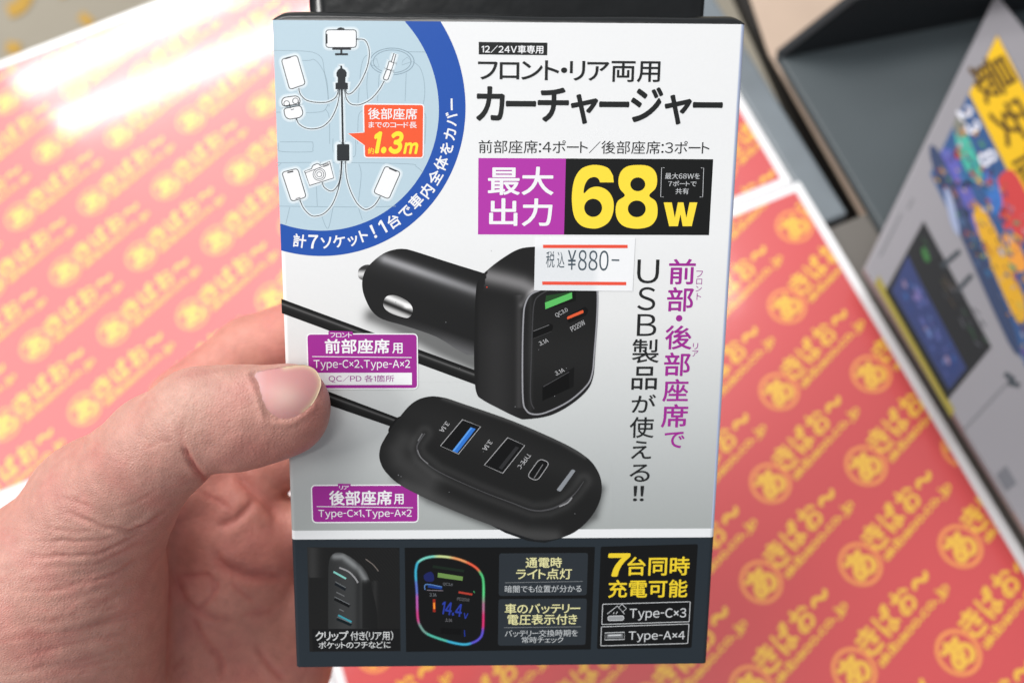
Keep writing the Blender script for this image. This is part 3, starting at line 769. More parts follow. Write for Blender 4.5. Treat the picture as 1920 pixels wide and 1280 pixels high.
head = smooth_line(A5([(1255, 80), (1150, 95), (1050, 150), (950, 225), (880, 300), (860, 400), (850, 700), (852, 950), (868, 1060), (905, 1098), (1000, 1150), (1140, 1218), (1200, 1228), (1350, 1205), (1480, 1140), (1590, 1050), (1640, 960), (1657, 800), (1678, 375), (1668, 290), (1600, 190), (1500, 110), (1380, 80)]), 4, True)
def head_fn(P):
    q = iA5(P)
    d, t_ = seg_dist(q, [(930, 270), (1060, 300), (1170, 330), (1250, 370)])
    v = 28 + 96 * gauss(d, 0, 56) * (t_ > .01) + 16 * gauss(q[:, 0], 1000, 120) * np.clip((q[:, 1] - 400) / 300, 0, 1) + 26 * gauss(q[:, 0], 1150, 22) * (q[:, 1] > 400) * (q[:, 1] < 1150) - 8 * gauss(q[:, 0], 862, 16)
    d2, _ = seg_dist(q, [(1300, 330), (1215, 395), (1165, 470)]); v = v + 45 * gauss(d2, 0, 16)
    return grey(v) * [1.0, .99, 1.0]
p.shade(head, head_fn, 8, 2.2)
face = smooth_line(A5([(1380, 330), (1290, 368), (1225, 400), (1190, 465), (1178, 560), (1172, 800), (1175, 1090), (1197, 1168), (1245, 1195), (1330, 1183), (1480, 1110), (1600, 1005), (1638, 920), (1650, 800), (1668, 560), (1671, 380), (1650, 290), (1550, 270)]), 5, True)
p.shade(face, lambda P: grey(25 + 14 * gauss(iA5(P)[:, 0], 1225, 14) + 8 * gauss(iA5(P)[:, 1], 800, 200)), 9, 3.0)
p.stroke(face, 3.2, (128, 128, 134), 10, True); p.stroke(face, 1.2, (168, 168, 172), 11, True)
inner = smooth_line(A5([(1400, 345), (1290, 400), (1250, 460), (1238, 620), (1232, 800), (1225, 1080), (1250, 1160)]), 6)
p.stroke(inner, 2.2, (62, 62, 64), 10)
p.fill(A5([(1328, 405), (1502, 375), (1530, 375), (1528, 440), (1325, 500)]), (10, 14, 10), 10)
p.fill(A5([(1322, 452), (1502, 384), (1504, 424), (1325, 496)]), (92, 190, 98), 11)
p.fill(A5([(1330, 405), (1500, 380), (1502, 384), (1322, 452)]), (34, 70, 36), 11)
p.text_rot('QC3.0', *A5([(1433, 520)])[0], 25, 9, -28, (196, 196, 198), 12)
p.fill(round_poly(A5([(1462, 545), (1590, 478), (1612, 500), (1600, 535), (1480, 590)]), 3), (9, 9, 9), 10)
p.fill(round_poly(A5([(1470, 546), (1577, 500), (1580, 520), (1470, 565)]), 2), (224, 92, 54), 12)
p.text_rot('PD20W', *A5([(1540, 606)])[0], 29, 9.5, -30, (190, 190, 192), 12)
p.fill(round_poly(A5([(1240, 640), (1350, 590), (1378, 600), (1370, 640), (1240, 695)]), 4), (6, 6, 6), 11)
p.stroke(A5([(1245, 642), (1350, 600)]), 1.2, (110, 110, 112), 12); p.stroke(A5([(1245, 692), (1365, 644)]), 1.0, (60, 60, 60), 12)
p.text_rot('3.1A', *A5([(1313, 714)])[0], 18, 8, -24, (196, 196, 198), 12)
p.text_rot('3.1A', *A5([(1420, 912)])[0], 18, 8, -26, (196, 196, 198), 12)
p.fill(A5([(1305, 1010), (1517, 882), (1512, 1012), (1305, 1106)]), (5, 5, 5), 11); p.stroke(A5([(1310, 1012), (1485, 912)]), 1.4, (74, 74, 76), 12); p.fill(A5([(1480, 905), (1517, 882), (1512, 1012), (1485, 1022)]), (14, 14, 14), 12)
p.fill(ring(*A5([(935, 349)])[0], 1.3, 8), (210, 70, 50), 12)
for x, y, r_ in ((836, 604, .8), (1010, 655, .7), (742, 566, .8), (862, 690, .7), (966, 762, .9), (921, 470, .7), (1062, 690, .6), (1040, 742, .8)):
    p.fill(ring(x, y, r_, 7), (142, 144, 146), 12)
p.build('charger_picture', ink, box)

# --- printed picture of the rear-seat hub
p = BoxPrint()
hub = smooth_line(A7([(780, 77), (880, 80), (1000, 118), (1300, 222), (1600, 352), (1750, 440), (1820, 520), (1848, 605), (1840, 700), (1790, 800), (1700, 890), (1600, 935), (1480, 950), (1380, 930), (1150, 850), (900, 750), (650, 632), (540, 545), (497, 470), (495, 400), (525, 330), (600, 220), (690, 118)]), 5, True)
rim = A7([(770, 300), (735, 350), (722, 390), (745, 445), (850, 530), (1100, 645), (1300, 722), (1430, 768), (1530, 762), (1620, 722), (1690, 660), (1740, 590)])
def hub_fn(P):
    q = iA7(P)
    d, t_ = seg_dist(q, (rim - [560, 720]) / .30729)
    d3, _ = seg_dist(q, [(640, 620), (900, 735), (1150, 838), (1380, 915), (1560, 930)])
    d4, _ = seg_dist(q, [(640, 340), (600, 400), (620, 470), (800, 590)])
    d5, _ = seg_dist(q, [(880, 85), (1300, 228), (1600, 358), (1750, 445)])
    return grey(27 + 36 * gauss(d3, 0, 50) + 28 * gauss(d4, 0, 70) + 36 * gauss(d5, 0, 12) + 18 * gauss(d, 30, 24) + 7 * gauss(q[:, 0] * .35 - q[:, 1], 60, 90))
p.shade(smooth_line(A7([(470, 560), (700, 200), (560, 140), (610, 240), (600, 300)]), 3)[:0] if False else hub, hub_fn, 6, 2.4)
p.fill(smooth_line(A7([(590, 300), (548, 290), (560, 250), (600, 205), (625, 205)]), 4, True), (20, 20, 20), 5)
rl = smooth_line(rim, 8); p.stroke(rl, np.repeat(np.interp(np.arange(len(rl)), [0, 14, 40, 70, len(rl)], [2.6, 3.0, 1.3, 3.4, .8]), 1), (74, 74, 76), 7)
p.stroke(smooth_line(A7([(1590, 745), (1640, 722), (1668, 690)]), 6), 2.4, (150, 150, 152), 8); p.stroke(smooth_line(A7([(728, 345), (755, 300)]), 6), 2.2, (110, 110, 112), 8); p.stroke(smooth_line(A7([(725, 400), (745, 445), (790, 485)]), 6), 1.8, (120, 120, 122), 8)
p.fill(A7([(1000, 215), (1110, 258), (975, 425), (865, 375)]), (10, 10, 11), 7); p.stroke(A7([(1000, 215), (1110, 258), (975, 425), (865, 375)]), 1.3, (178, 178, 180), 9, True)
p.fill(A7([(1050, 262), (1080, 272), (968, 418), (938, 405)]), (48, 116, 206), 8); p.fill(A7([(1050, 262), (1060, 265), (948, 410), (938, 405)]), (90, 156, 232), 9)
p.fill(A7([(1275, 325), (1380, 372), (1245, 542), (1133, 492)]), (10, 10, 11), 7); p.stroke(A7([(1275, 325), (1380, 372), (1245, 542), (1133, 492)]), 1.3, (178, 178, 180), 9, True)
p.fill(A7([(1325, 378), (1345, 386), (1240, 520), (1220, 510)]), (44, 44, 46), 8)
for t_, q in (('3.1A', (890, 260)), ('3.1A', (1152, 372))): p.text_rot(t_, *A7([q])[0], 22, 9, 128, (200, 200, 202), 9)
p.text_rot('TYPE-C', *A7([(1376, 468)])[0], 33, 8.5, 128, (200, 200, 202), 9)
pill = round_poly(A7([(1470, 452), (1533, 478), (1455, 590), (1392, 562)]), 9)
p.fill(pill, (12, 12, 13), 7); p.stroke(pill, 1.3, (168, 168, 170), 9, True); p.stroke(A7([(1490, 488), (1436, 572)]), 1.6, (120, 120, 122), 9)
p.fill(round_poly(A7([(1668, 517), (1690, 526), (1597, 655), (1572, 645)]), 3), (138, 142, 148), 9)
for x, y, r_ in ((747, 890, 1.0), (752, 893, .8), (906, 846, .7), (1000, 872, .6), (842, 922, .7), (1078, 962, .8)):
    p.fill(ring(x, y, r_, 7), (132, 134, 136), 9)
p.fill(A7([(1150, 846), (1260, 905), (1400, 955), (1500, 966), (1600, 940), (1700, 880), (1500, 900)]), (24, 26, 28), 5)
p.build('hub_picture', ink, box)

# --- seat labels
p = BoxPrint()
def badge(x0, y0, x1, y1, layer):
    q = px_uv([(x0, y0), (x1, y1)]); P = uvrect(q[0, 0], q[0, 1], q[1, 0], q[1, 1])
    p.stroke(round_poly(P, 7), 4.5, WHT, layer, True); p.fill(round_poly(P, 7), PUR, layer + 1)
badge(576.5, 626.8, 782, 727, 13)
p.fill(round_poly([(616, 620), (661, 621), (663, 632), (616, 632)], 2), PUR, 15)
tx(p, A6, 'フロント', 315, 336, 535, 386, WHT, 0.006, 17); tx(p, A6, '前部座席', 260, 400, 910, 547, WHT, 0.022, 17); tx(p, A6, '用', 935, 440, 1040, 546, WHT, 0.016, 17)
p.stroke(A6([(135, 576), (1130, 586)]), 1.3, WHT, 17); tx(p, A6, 'Type-C×2、Type-A×2', 150, 610, 1115, 712, WHT, 0.004, 17)
q = px_uv([(584, 698.5), (772.5, 721)]); p.fill(uvrect(q[0, 0], q[0, 1], q[1, 0], q[1, 1]), WHT, 16); tx(p, A6, 'QC／PD 各1箇所', 300, 762, 955, 836, PUR, 0.002, 18)
p.build('front_seat_label', ink, box)
p = BoxPrint()
badge(585, 910.5, 783, 977, 2)
p.fill(round_poly([(633.5, 906), (657.5, 906.5), (658, 916), (633, 916)], 2), PUR, 4)
tx(p, A7, 'リア', 247, 618, 308, 641, WHT, 0.006, 5); tx(p, A7, '後部座席', 185, 648, 570, 736, WHT, 0.022, 5); tx(p, A7, '用', 580, 668, 641, 731, WHT, 0.016, 5)
p.stroke(A7([(110, 745), (698, 752)]), 1.3, WHT, 5); tx(p, A7, 'Type-C×1、Type-A×2', 120, 765, 690, 819, WHT, 0.004, 5)
p.build('rear_seat_label', ink, box)

# --- white band and the dark feature strip
p = BoxPrint()
vb0, vb1 = px_uv([(545, 994.4), (545, 1010.8)])[:, 1]
p.fill(uvrect(0.010, vb0, 0.990, vb1), (232, 234, 236), 2)
p.fill(uvrect(0.010, vb1, 0.990, 0.9995), (38, 46, 53), 2)
p.build('feature_strip', ink, box)
strip = p
p = BoxPrint()                  # clip picture
P1 = B1([(165, 160), (955, 165), (965, 1050), (185, 1055)])
def clip_fn(P):
    q = (P - [540, 990]) / .21875
    v = 26 + 26 * gauss(q[:, 0], 210, 60) * (q[:, 1] < 420) + 7 * np.sin((q[:, 0] - q[:, 1] * .8) * .22) * (q[:, 0] > 560) * (q[:, 1] < 480) + 16 * gauss(q[:, 0], 745, 22) * (q[:, 1] > 450) * (q[:, 1] < 860)
    return grey(v)
p.shade(P1, clip_fn, 4, 2.0)
hb = smooth_line(B1([(345, 860), (345, 500), (350, 300), (380, 225), (440, 205), (520, 235), (620, 310), (680, 390), (720, 520), (760, 700), (770, 860)]), 5)
def hb_fn(P):
    q = (P - [540, 990]) / .21875
    d, _ = seg_dist(q, [(400, 240), (470, 240), (600, 340), (660, 430)])
    return grey(44 + 74 * gauss(d, 0, 28) + 14 * gauss(q[:, 0], 520, 120) - 22 * (q[:, 0] > 640) * (q[:, 1] > 440) - 12 * gauss(q[:, 0], 600, 20)) * [1, 1.02, 1.03]
p.shade(hb, hb_fn, 5, 1.8)
p.stroke(smooth_line(B1([(440, 335), (520, 370), (575, 425), (600, 465)]), 6), 3, (150, 150, 152), 6)
p.stroke(B1([(390, 370), (498, 430)]), 3.4, (130, 200, 190), 6)
for (a, b_, c) in (((405, 470), (495, 520), (18, 24, 30)), ((400, 600), (530, 665), (10, 12, 14)), ((420, 770), (545, 825), (8, 22, 26))):
    p.stroke(B1([a, b_]), 6.5, c, 6); p.stroke(B1([(a[0], a[1] - 14), (b_[0], b_[1] - 14)]), 1.1, (120, 124, 126), 7)
p.stroke(B1([(430, 742), (545, 800)]), 3.4, (60, 150, 166), 7)
for q in ((415, 545, 485, 580), (440, 690, 480, 710)): p.stroke(B1([(q[0], q[1]), (q[2], q[3])]), 1.6, (110, 112, 114), 7)
p.stroke(smooth_line(B1([(665, 262), (730, 310), (775, 365)]), 6), 1.5, (120, 112, 106), 6)
p.fill(B1([(205, 862), (955, 858), (960, 1042), (215, 1046)]), (17, 18, 19), 8)
tx(p, B1, 'クリップ', 233, 878, 520, 960, (214, 216, 216), 0.012, 9); tx(p, B1, '付き(リア用)', 535, 880, 902, 955, (214, 216, 216), 0.006, 9)
tx(p, B1, 'ポケットのフチなどに', 262, 968, 880, 1024, (214, 216, 216), 0.006, 9)
p.build('clip_tile', ink, box)
p = BoxPrint()                  # light-up picture
p.fill([(758.8, 1026), (1115.5, 1024.5), (1107.5, 1216.5), (761.5, 1221)], (13, 14, 15), 4)
rg = smooth_line(B1([(1098, 340), (1120, 285), (1200, 247), (1320, 240), (1460, 263), (1590, 320), (1652, 385), (1675, 460), (1675, 650), (1670, 870), (1638, 945), (1560, 985), (1480, 990), (1350, 960), (1200, 905), (1140, 845), (1112, 760), (1105, 550), (1095, 410)]), 5, True)
HUE = [((1100, 380), (60, 170, 200)), ((1200, 250), (120, 205, 190)), ((1330, 245), (200, 215, 150)), ((1470, 270), (226, 150, 96)), ((1600, 325), (228, 92, 66)), ((1660, 420), (80, 190, 120)), ((1675, 560), (90, 205, 130)), ((1675, 660), (170, 110, 140)), ((1670, 780), (210, 50, 110)), ((1640, 940), (90, 80, 200)), ((1480, 985), (60, 170, 205)), ((1250, 930), (80, 180, 160)), ((1150, 850), (110, 150, 140)), ((1112, 760), (196, 64, 130)), ((1108, 620), (180, 90, 170)), ((1100, 520), (90, 110, 190))]
hp = B1([h[0] for h in HUE]); hc = np.array([h[1] for h in HUE], float)
def hue(V_):
    d = np.linalg.norm(V_[:, None] - hp[None], axis=2); w_ = np.exp(-(d / 9.0) ** 2) + 1e-9
    return lin((w_[:, :, None] * hc).sum(1) / w_.sum(1)[:, None])
p.stroke(rg, 6.5, lambda V_: hue(V_) * .22, 5, True); p.stroke(rg, 3.6, hue, 6, True)
p.fill(B1([(1285, 378), (1500, 412), (1495, 447), (1283, 418)]), (108, 142, 76), 6); p.stroke(B1([(1240, 325), (1510, 365)]), 5, (22, 36, 26), 5)
p.text_rot('QC3.0', *B1([(1370, 480)])[0], 18, 6, 7, (120, 124, 130), 6); p.text_rot('3.1A', *B1([(1243, 568)])[0], 13, 6, 4, (120, 124, 130), 6); p.text_rot('PD20W', *B1([(1503, 607)])[0], 23, 6, 6, (110, 110, 112), 6); p.text_rot('3.1A', *B1([(1378, 785)])[0], 13, 6, 4, (120, 120, 124), 6)
p.fill(smooth_line(B1([(1165, 400), (1220, 370), (1250, 400), (1245, 450), (1180, 450)]), 4, True), (26, 34, 92), 5)
p.stroke(smooth_line(B1([(1175, 525), (1172, 490), (1200, 478), (1320, 500)]), 5), 1.8, (90, 130, 190), 6); p.stroke(B1([(1200, 495), (1320, 512)]), 4, (20, 60, 140), 5); p.stroke(B1([(1190, 528), (1330, 532)]), 1.2, (130, 120, 130), 6)
p.stroke(B1([(1462, 545), (1580, 565)]), 3.6, (176, 60, 46), 6); p.stroke(B1([(1590, 535), (1600, 550)]), 2, (60, 140, 90), 6)
p.stroke(B1([(1252, 605), (1254, 715)]), 5, (150, 40, 24), 5); p.stroke(B1([(1252, 635), (1254, 690)]), 3, (250, 150, 50), 6)
p.text_rot('14.4', *B1([(1405, 690)])[0], 38, 23, 9, (40, 60, 160), 6, 0.02); p.text_rot('v', *B1([(1523, 748)])[0], 8, 10, 9, (40, 60, 160), 6, 0.02)
p.fill(B1([(1310, 850), (1490, 860), (1480, 910), (1310, 900)]), (5, 5, 6), 5); p.stroke(B1([(1512, 870), (1515, 925)]), 2, (30, 50, 140), 5)
for q in ((936, 1036.7, 1100, 1115), (934.7, 1122.3, 1097.7, 1208)):
    w_ = px_uv([(q[0], q[1]), (q[2], q[3])]); p.fill(round_poly(uvrect(w_[0, 0], w_[0, 1], w_[1, 0], w_[1, 1]), 5), (42, 48, 54), 5)
CRM = (226, 222, 164); TG = (196, 200, 202)
tx(p, B2, '通電時', 358, 226, 640, 306, CRM, 0.014, 6); tx(p, B2, 'ライト点灯', 283, 314, 718, 396, CRM, 0.012, 6); p.stroke(B2([(195, 424), (803, 413)]), .9, (130, 134, 136), 6)
tx(p, B2, '暗闇でも位置が分かる', 195, 446, 793, 497, TG, 0.0, 6)
tx(p, B2, '車のバッテリー', 195, 588, 783, 664, CRM, 0.012, 6); tx(p, B2, '電圧表示付き', 215, 672, 760, 750, CRM, 0.012, 6); p.stroke(B2([(188, 775), (790, 768)]), .9, (130, 134, 136), 6)
tx(p, B2, 'バッテリー交換時期を', 195, 794, 765, 843, TG, 0.0, 6); tx(p, B2, '常時チェック', 328, 847, 652, 893, TG, 0.0, 6)
p.build('light_tile', ink, box)
p = BoxPrint()                  # port count tile
p.fill(round_poly([(1126.4, 1024), (1308.5, 1019.3), (1296.5, 1213.5), (1119, 1215.8)], 4), (13, 14, 15), 4)
YL = (236, 206, 48)
tx(p, B2, '7', 1003, 194, 1172, 375, YL, 0.04, 6, shear=0.1); tx(p, B2, '台同時', 1155, 222, 1637, 366, YL, 0.016, 6); tx(p, B2, '充電可能', 1007, 402, 1620, 538, YL, 0.016, 6)
p.stroke(round_poly(B2([(960, 592), (1645, 572), (1637, 728), (953, 750)]), 1.5), 1.2, (206, 208, 210), 6, True); p.stroke(round_poly(B2([(950, 768), (1635, 746), (1625, 898), (945, 917)]), 1.5), 1.2, (206, 208, 210), 6, True)
tx(p, B2, 'Type-C×3', 1172, 626, 1610, 716, LGT, 0.004, 6); tx(p, B2, 'Type-A×4', 1165, 805, 1600, 885, LGT, 0.004, 6)
p.stroke(B2([(995, 668), (1075, 605), (1130, 668)]), 1.3, LGT, 6); p.stroke(B2([(1110, 590), (1145, 625), (1118, 652), (1084, 618)]), 1.3, LGT, 6, True)
pl = round_poly(B2([(1002, 685), (1125, 681), (1125, 717), (1000, 720)]), 4); p.fill(pl, (150, 152, 154), 6); p.stroke(pl, 1.2, LGT, 7, True); p.stroke(B2([(1042, 668), (1050, 655)]), 1.2, LGT, 6); p.stroke(B2([(1065, 668), (1075, 650)]), 1.2, LGT, 6)
p.stroke(B2([(978, 816), (1130, 810), (1130, 866), (978, 871)]), 1.4, LGT, 6, True); p.fill(B2([(990, 826), (1118, 821), (1118, 856), (990, 860)]), (110, 112, 114), 6); p.stroke(B2([(1003, 836), (1105, 832)]), 2.4, LGT, 7)
p.build('port_tile', ink, box)

# --- price sticker (thin paper label, slightly lifted at one corner)
p = BoxPrint()
st_q = np.array([(1003.5, 446), (1191, 447), (1186, 545.5), (1001.5, 544)])
g = []; nxs, nys = 12, 8
for j in range(nys + 1):
    for i in range(nxs + 1):
        a_, b_ = i / nxs, j / nys
        g.append((1 - b_) * ((1 - a_) * st_q[0] + a_ * st_q[1]) + b_ * ((1 - a_) * st_q[3] + a_ * st_q[2]))
g = np.array(g)
p3 = p.from_plane(px_uv(g), 14)
p.raw(p3, [(j * (nxs + 1) + i, j * (nxs + 1) + i + 1, (j + 1) * (nxs + 1) + i + 1, (j + 1) * (nxs + 1) + i) for j in range(nys) for i in range(nxs)], lin(np.where(((g[:, 0] < 1112) & (g[:, 1] > 462))[:, None], np.array([[226, 229, 232.]]), np.array([[241, 242, 244.]]))))
b3 = p.from_plane(px_uv(st_q), 1); t3 = p.from_plane(px_uv(st_q), 14)
p.raw(np.r_[b3, t3], [(i, (i + 1) % 4, 4 + (i + 1) % 4, 4 + i) for i in range(4)], lin((226, 227, 230)))
p.fill([(1018, 458.8), (1176.6, 459), (1176.6, 465.2), (1018, 465)], (236, 82, 60), 17); p.fill([(1016.7, 527.5), (1174, 528.4), (1174, 534.6), (1016.7, 533.8)], (236, 82, 60), 17)
INKB = (70, 84, 94)
for ch, *q in (('税', 1024, 471, 1039.4, 501.5), ('込', 1045, 472, 1058, 502), ('¥', 1064.8, 469, 1079.6, 505.6), ('8', 1084.5, 468.7, 1099.5, 507), ('8', 1104, 469.5, 1119.8, 507), ('0', 1124, 469.5, 1140.3, 507.5)):
    p.text(ch, *q, INKB, 17, 0.0)
p.fill([(1146.6, 486), (1161, 486.3), (1161, 489.2), (1146.6, 489)], INKB, 17)
so = p.build('price_sticker', inked('sticker_paper', 0.5, 0.35), box)
so['label'] = 'white price sticker with two red bars'

# ------------------------------------------------------------------ the hand (one continuous skin grown from a distance field)
def front_depth(x, y):          # depth of the box front at a pixel
    n_ = BN; return (n_ @ BT) / (n_ @ ray(x, y))
def back_depth(x, y):
    return (BN @ (BT + BN * BTH)) / (BN @ ray(x, y))
H = 0.00065
lo = np.array([-0.196, -0.022, 0.160]); hi = np.array([-0.004, 0.176, 0.296])
dims = np.ceil((hi - lo) / H).astype(int)
gx, gy, gz = [(lo[i] + np.arange(dims[i]) * H).astype(np.float32) for i in range(3)]
X, Y, Z = np.meshgrid(gx, gy, gz, indexing='ij', sparse=True)
def cone(a, b, sz=1.0):
    (ax, ay, ad, ar), (bx, by, bd, br) = a, b
    A = at(ax, ay, ad); B = at(bx, by, bd); ra = ar * ad / F; rb = br * bd / F
    ba = B - A; bb = ba @ ba + 1e-12
    h = ((X - A[0]) * ba[0] + (Y - A[1]) * ba[1] + (Z - A[2]) * ba[2]) / bb
    np.clip(h, 0, 1, out=h)
    d = np.sqrt((X - A[0] - h * ba[0]) ** 2 + (Y - A[1] - h * ba[1]) ** 2 + ((Z - A[2] - h * ba[2]) * sz) ** 2)
    return (d - (ra + (rb - ra) * h)).astype(np.float32)
def smin(a, b, k):
    h = np.clip(0.5 + 0.5 * (b - a) / k, 0, 1)
    return b + (a - b) * h - k * h * (1 - h)
def chain(nodes, k, sz=1.0):
    d = None
    for a, b in zip(nodes[:-1], nodes[1:]):
        c = cone(a, b, sz); d = c if d is None else smin(d, c, k)
    return d
TH = [(540, 768, .1870, 78), (500, 776, .1865, 86), (440, 784, .1860, 95), (375, 787, .1865, 94)]
fld = chain(TH, 0.003, 1.18)
fld = smin(fld, cone((547, 745, .1875, 58), (541, 784, .1880, 60), 1.1), 0.003)
fld = smin(fld, chain([(375, 786, .1865, 94), (300, 838, .1930, 98), (190, 950, .2080, 122)], 0.003), 0.003)
fld = smin(fld, chain([(190, 950, .2080, 122), (112, 1110, .2150, 186), (95, 1360, .2250, 205), (-60, 1700, .2360, 205), (-260, 2100, .2440, 220)], 0.004), 0.006)
back = chain([(120, 1080, .240, 150), (330, 900, .252, 110), (350, 790, .252, 60)], 0.006)          # web and index base
back = smin(back, chain([(250, 1150, .250, 150), (430, 1110, .2560, 118), (470, 1030, .2560, 104)], 0.006), 0.010)
back = smin(back, chain([(60, 1600, .246, 190), (240, 1340, .248, 180), (430, 1330, .2560, 160), (520, 1240, .2580, 104)], 0.006), 0.010)
back = smin(back, cone((420, 1000, .2530, 92), (440, 950, .2540, 84)), 0.006)
fingers = chain([(350, 760, .2540, 74), (470, 660, .2560, 64), (700, 565, .2500, 60), (850, 600, .2460, 54)], 0.003)
fingers = np.minimum(fingers, chain([(400, 900, .2580, 74), (540, 850, .2570, 62), (760, 770, .2500, 58), (880, 790, .2460, 54)], 0.003))
fingers = np.minimum(fingers, chain([(440, 1020, .2600, 70), (600, 985, .2570, 58), (800, 930, .2500, 56), (880, 950, .2470, 52)], 0.003))
fingers = np.minimum(fingers, chain([(470, 1150, .2600, 64), (620, 1125, .2560, 52), (800, 1090, .2500, 48)], 0.003))
back = smin(back, fingers, 0.004)
fld = smin(fld, back, 0.005)
# the hand gives way to the box it presses on
pn = (X - BT[0]) * BN[0] + (Y - BT[1]) * BN[1] + (Z - BT[2]) * BN[2]
uh = BU / np.linalg.norm(BU)
pu = (X - BT[0]) * uh[0] + (Y - BT[1]) * uh[1] + (Z - BT[2]) * uh[2]
vv_ = BV / np.linalg.norm(BV)
pv = (X - BT[0]) * vv_[0] + (Y - BT[1]) * vv_[1] + (Z - BT[2]) * vv_[2]
bxs = np.maximum(np.maximum(np.abs(pn - BTH / 2) - BTH / 2, -pu), pv - np.linalg.norm(BV))
fld = np.maximum(fld, -(bxs - 0.00025)).astype(np.float32)
for k_ in range(3):              # the forearm is cut off, closed, well outside the picture
    for e_ in (0, -1):
        sl_ = [slice(None)] * 3; sl_[k_] = e_; fld[tuple(sl_)] = 1e-4

def surface_nets(f, o0, h):
    s = f < 0; nx_, ny_, nz_ = f.shape
    cnt = np.zeros((nx_ - 1, ny_ - 1, nz_ - 1), np.int8)
    for dx in (0, 1):
        for dy in (0, 1):
            for dz in (0, 1): cnt += s[dx:nx_ - 1 + dx, dy:ny_ - 1 + dy, dz:nz_ - 1 + dz]
    act = (cnt > 0) & (cnt < 8); idx = np.argwhere(act)
    vid = np.full(act.shape, -1, np.int32); vid[act] = np.arange(len(idx))
    acc = np.zeros((len(idx), 3)); wn = np.zeros(len(idx))
    cs = [(a, b, c) for a in (0, 1) for b in (0, 1) for c in (0, 1)]
    val = {c: f[idx[:, 0] + c[0], idx[:, 1] + c[1], idx[:, 2] + c[2]].astype(float) for c in cs}
    for c in cs:
        for ax in range(3):
            if c[ax]: continue
            e = list(c); e[ax] = 1; e = tuple(e)
            m_ = (val[c] < 0) != (val[e] < 0)
            t = np.where(m_, val[c] / (val[c] - val[e] + 1e-20), 0)
            q_ = np.zeros((len(idx), 3)) + c; q_[:, ax] = t
            acc[m_] += q_[m_]; wn[m_] += 1
    V_ = o0 + (idx + acc / wn[:, None]) * h
    quads = []
    for ax in range(3):
        sl0 = [slice(None)] * 3; sl1 = [slice(None)] * 3; sl0[ax] = slice(0, -1); sl1[ax] = slice(1, None)
        a_ = s[tuple(sl0)]; b_ = s[tuple(sl1)]; ch = np.argwhere(a_ != b_)
        o1, o2 = [(1, 2), (2, 0), (0, 1)][ax]
        ok = (ch[:, o1] > 0) & (ch[:, o2] > 0) & (ch[:, o1] < f.shape[o1] - 1) & (ch[:, o2] < f.shape[o2] - 1); ch = ch[ok]
        flip = a_[ch[:, 0], ch[:, 1], ch[:, 2]]
        def g_(d1, d2):
            c = ch.copy(); c[:, o1] -= d1; c[:, o2] -= d2
            return vid[c[:, 0], c[:, 1], c[:, 2]]
        q_ = np.c_[g_(1, 1), g_(0, 1), g_(0, 0), g_(1, 0)]
        q_[~flip] = q_[~flip][:, ::-1]
        quads.append(q_)
    return V_, np.concatenate(quads)
HV, HQ = surface_nets(fld, lo, H)
del fld, back, fingers, pn, pu, pv, bxs
HQ = HQ[(HQ >= 0).all(1)]
def vnormals(V_, Q_):
    n_ = np.cross(V_[Q_[:, 2]] - V_[Q_[:, 0]], V_[Q_[:, 3]] - V_[Q_[:, 1]]); o_ = np.zeros_like(V_)
    for k in range(4): np.add.at(o_, Q_[:, k], n_)
    return o_ / (np.linalg.norm(o_, axis=1)[:, None] + 1e-20)
def relax(V_, Q_, it, lam=.5):
    for _ in range(it):
        s_ = np.zeros_like(V_); c_ = np.zeros(len(V_))
        for a_, b_ in ((0, 1), (1, 2), (2, 3), (3, 0)):
            np.add.at(s_, Q_[:, a_], V_[Q_[:, b_]]); np.add.at(s_, Q_[:, b_], V_[Q_[:, a_]]); np.add.at(c_, Q_[:, a_], 1); np.add.at(c_, Q_[:, b_], 1)
        V_ = V_ + lam * (s_ / np.maximum(c_, 1)[:, None] - V_)
    return V_
HV = relax(HV, HQ, 3)
HN = vnormals(HV, HQ)
px = np.c_[960 + F * HV[:, 0] / HV[:, 2], 640 + F * HV[:, 1] / HV[:, 2]]
fac = np.clip(-HN[:, 2] * 1.6, 0, 1)
# front = the thumb's side of the hand; palm = the surface seen behind it
thumb_zone = (HV[:, 2] < 0.226) & (px[:, 0] < 640)
palm_zone = ~thumb_zone
C3 = lambda P: np.asarray(P, float) * .5 + [0, 640]
disp = np.zeros(len(HV)); redn = np.zeros(len(HV))
WOB = np.sin(px[:, 0] * .05 + 2 * np.sin(px[:, 1] * .02)) + .6 * np.sin(px[:, 0] * .13 + px[:, 1] * .03)
def crease(P, w, depth, zone, red=0.4, swell=0.35):
    L_ = smooth_line(C3(P), 6); d, t_ = seg_dist(px + np.c_[np.zeros(len(px)), 1.6 * WOB], L_)
    tap = np.clip(np.minimum(t_, 1 - t_) * 5, 0, 1)
    disp[:] += zone * fac * tap * (-depth * (.8 + .2 * WOB / 1.6) * np.exp(-(d / w) ** 2) + swell * depth * np.exp(-((d - 2.6 * w) / (1.6 * w)) ** 2))
    redn[:] += zone * tap * red * np.exp(-(d / (w * 1.5)) ** 2)
mm = 0.001
crease([(682, 380), (692, 408), (714, 446), (752, 496), (800, 560)], 4, .9 * mm, thumb_zone, 1.0, .15)
crease([(690, 300), (680, 350), (690, 400)], 4, .12 * mm, thumb_zone, .3)
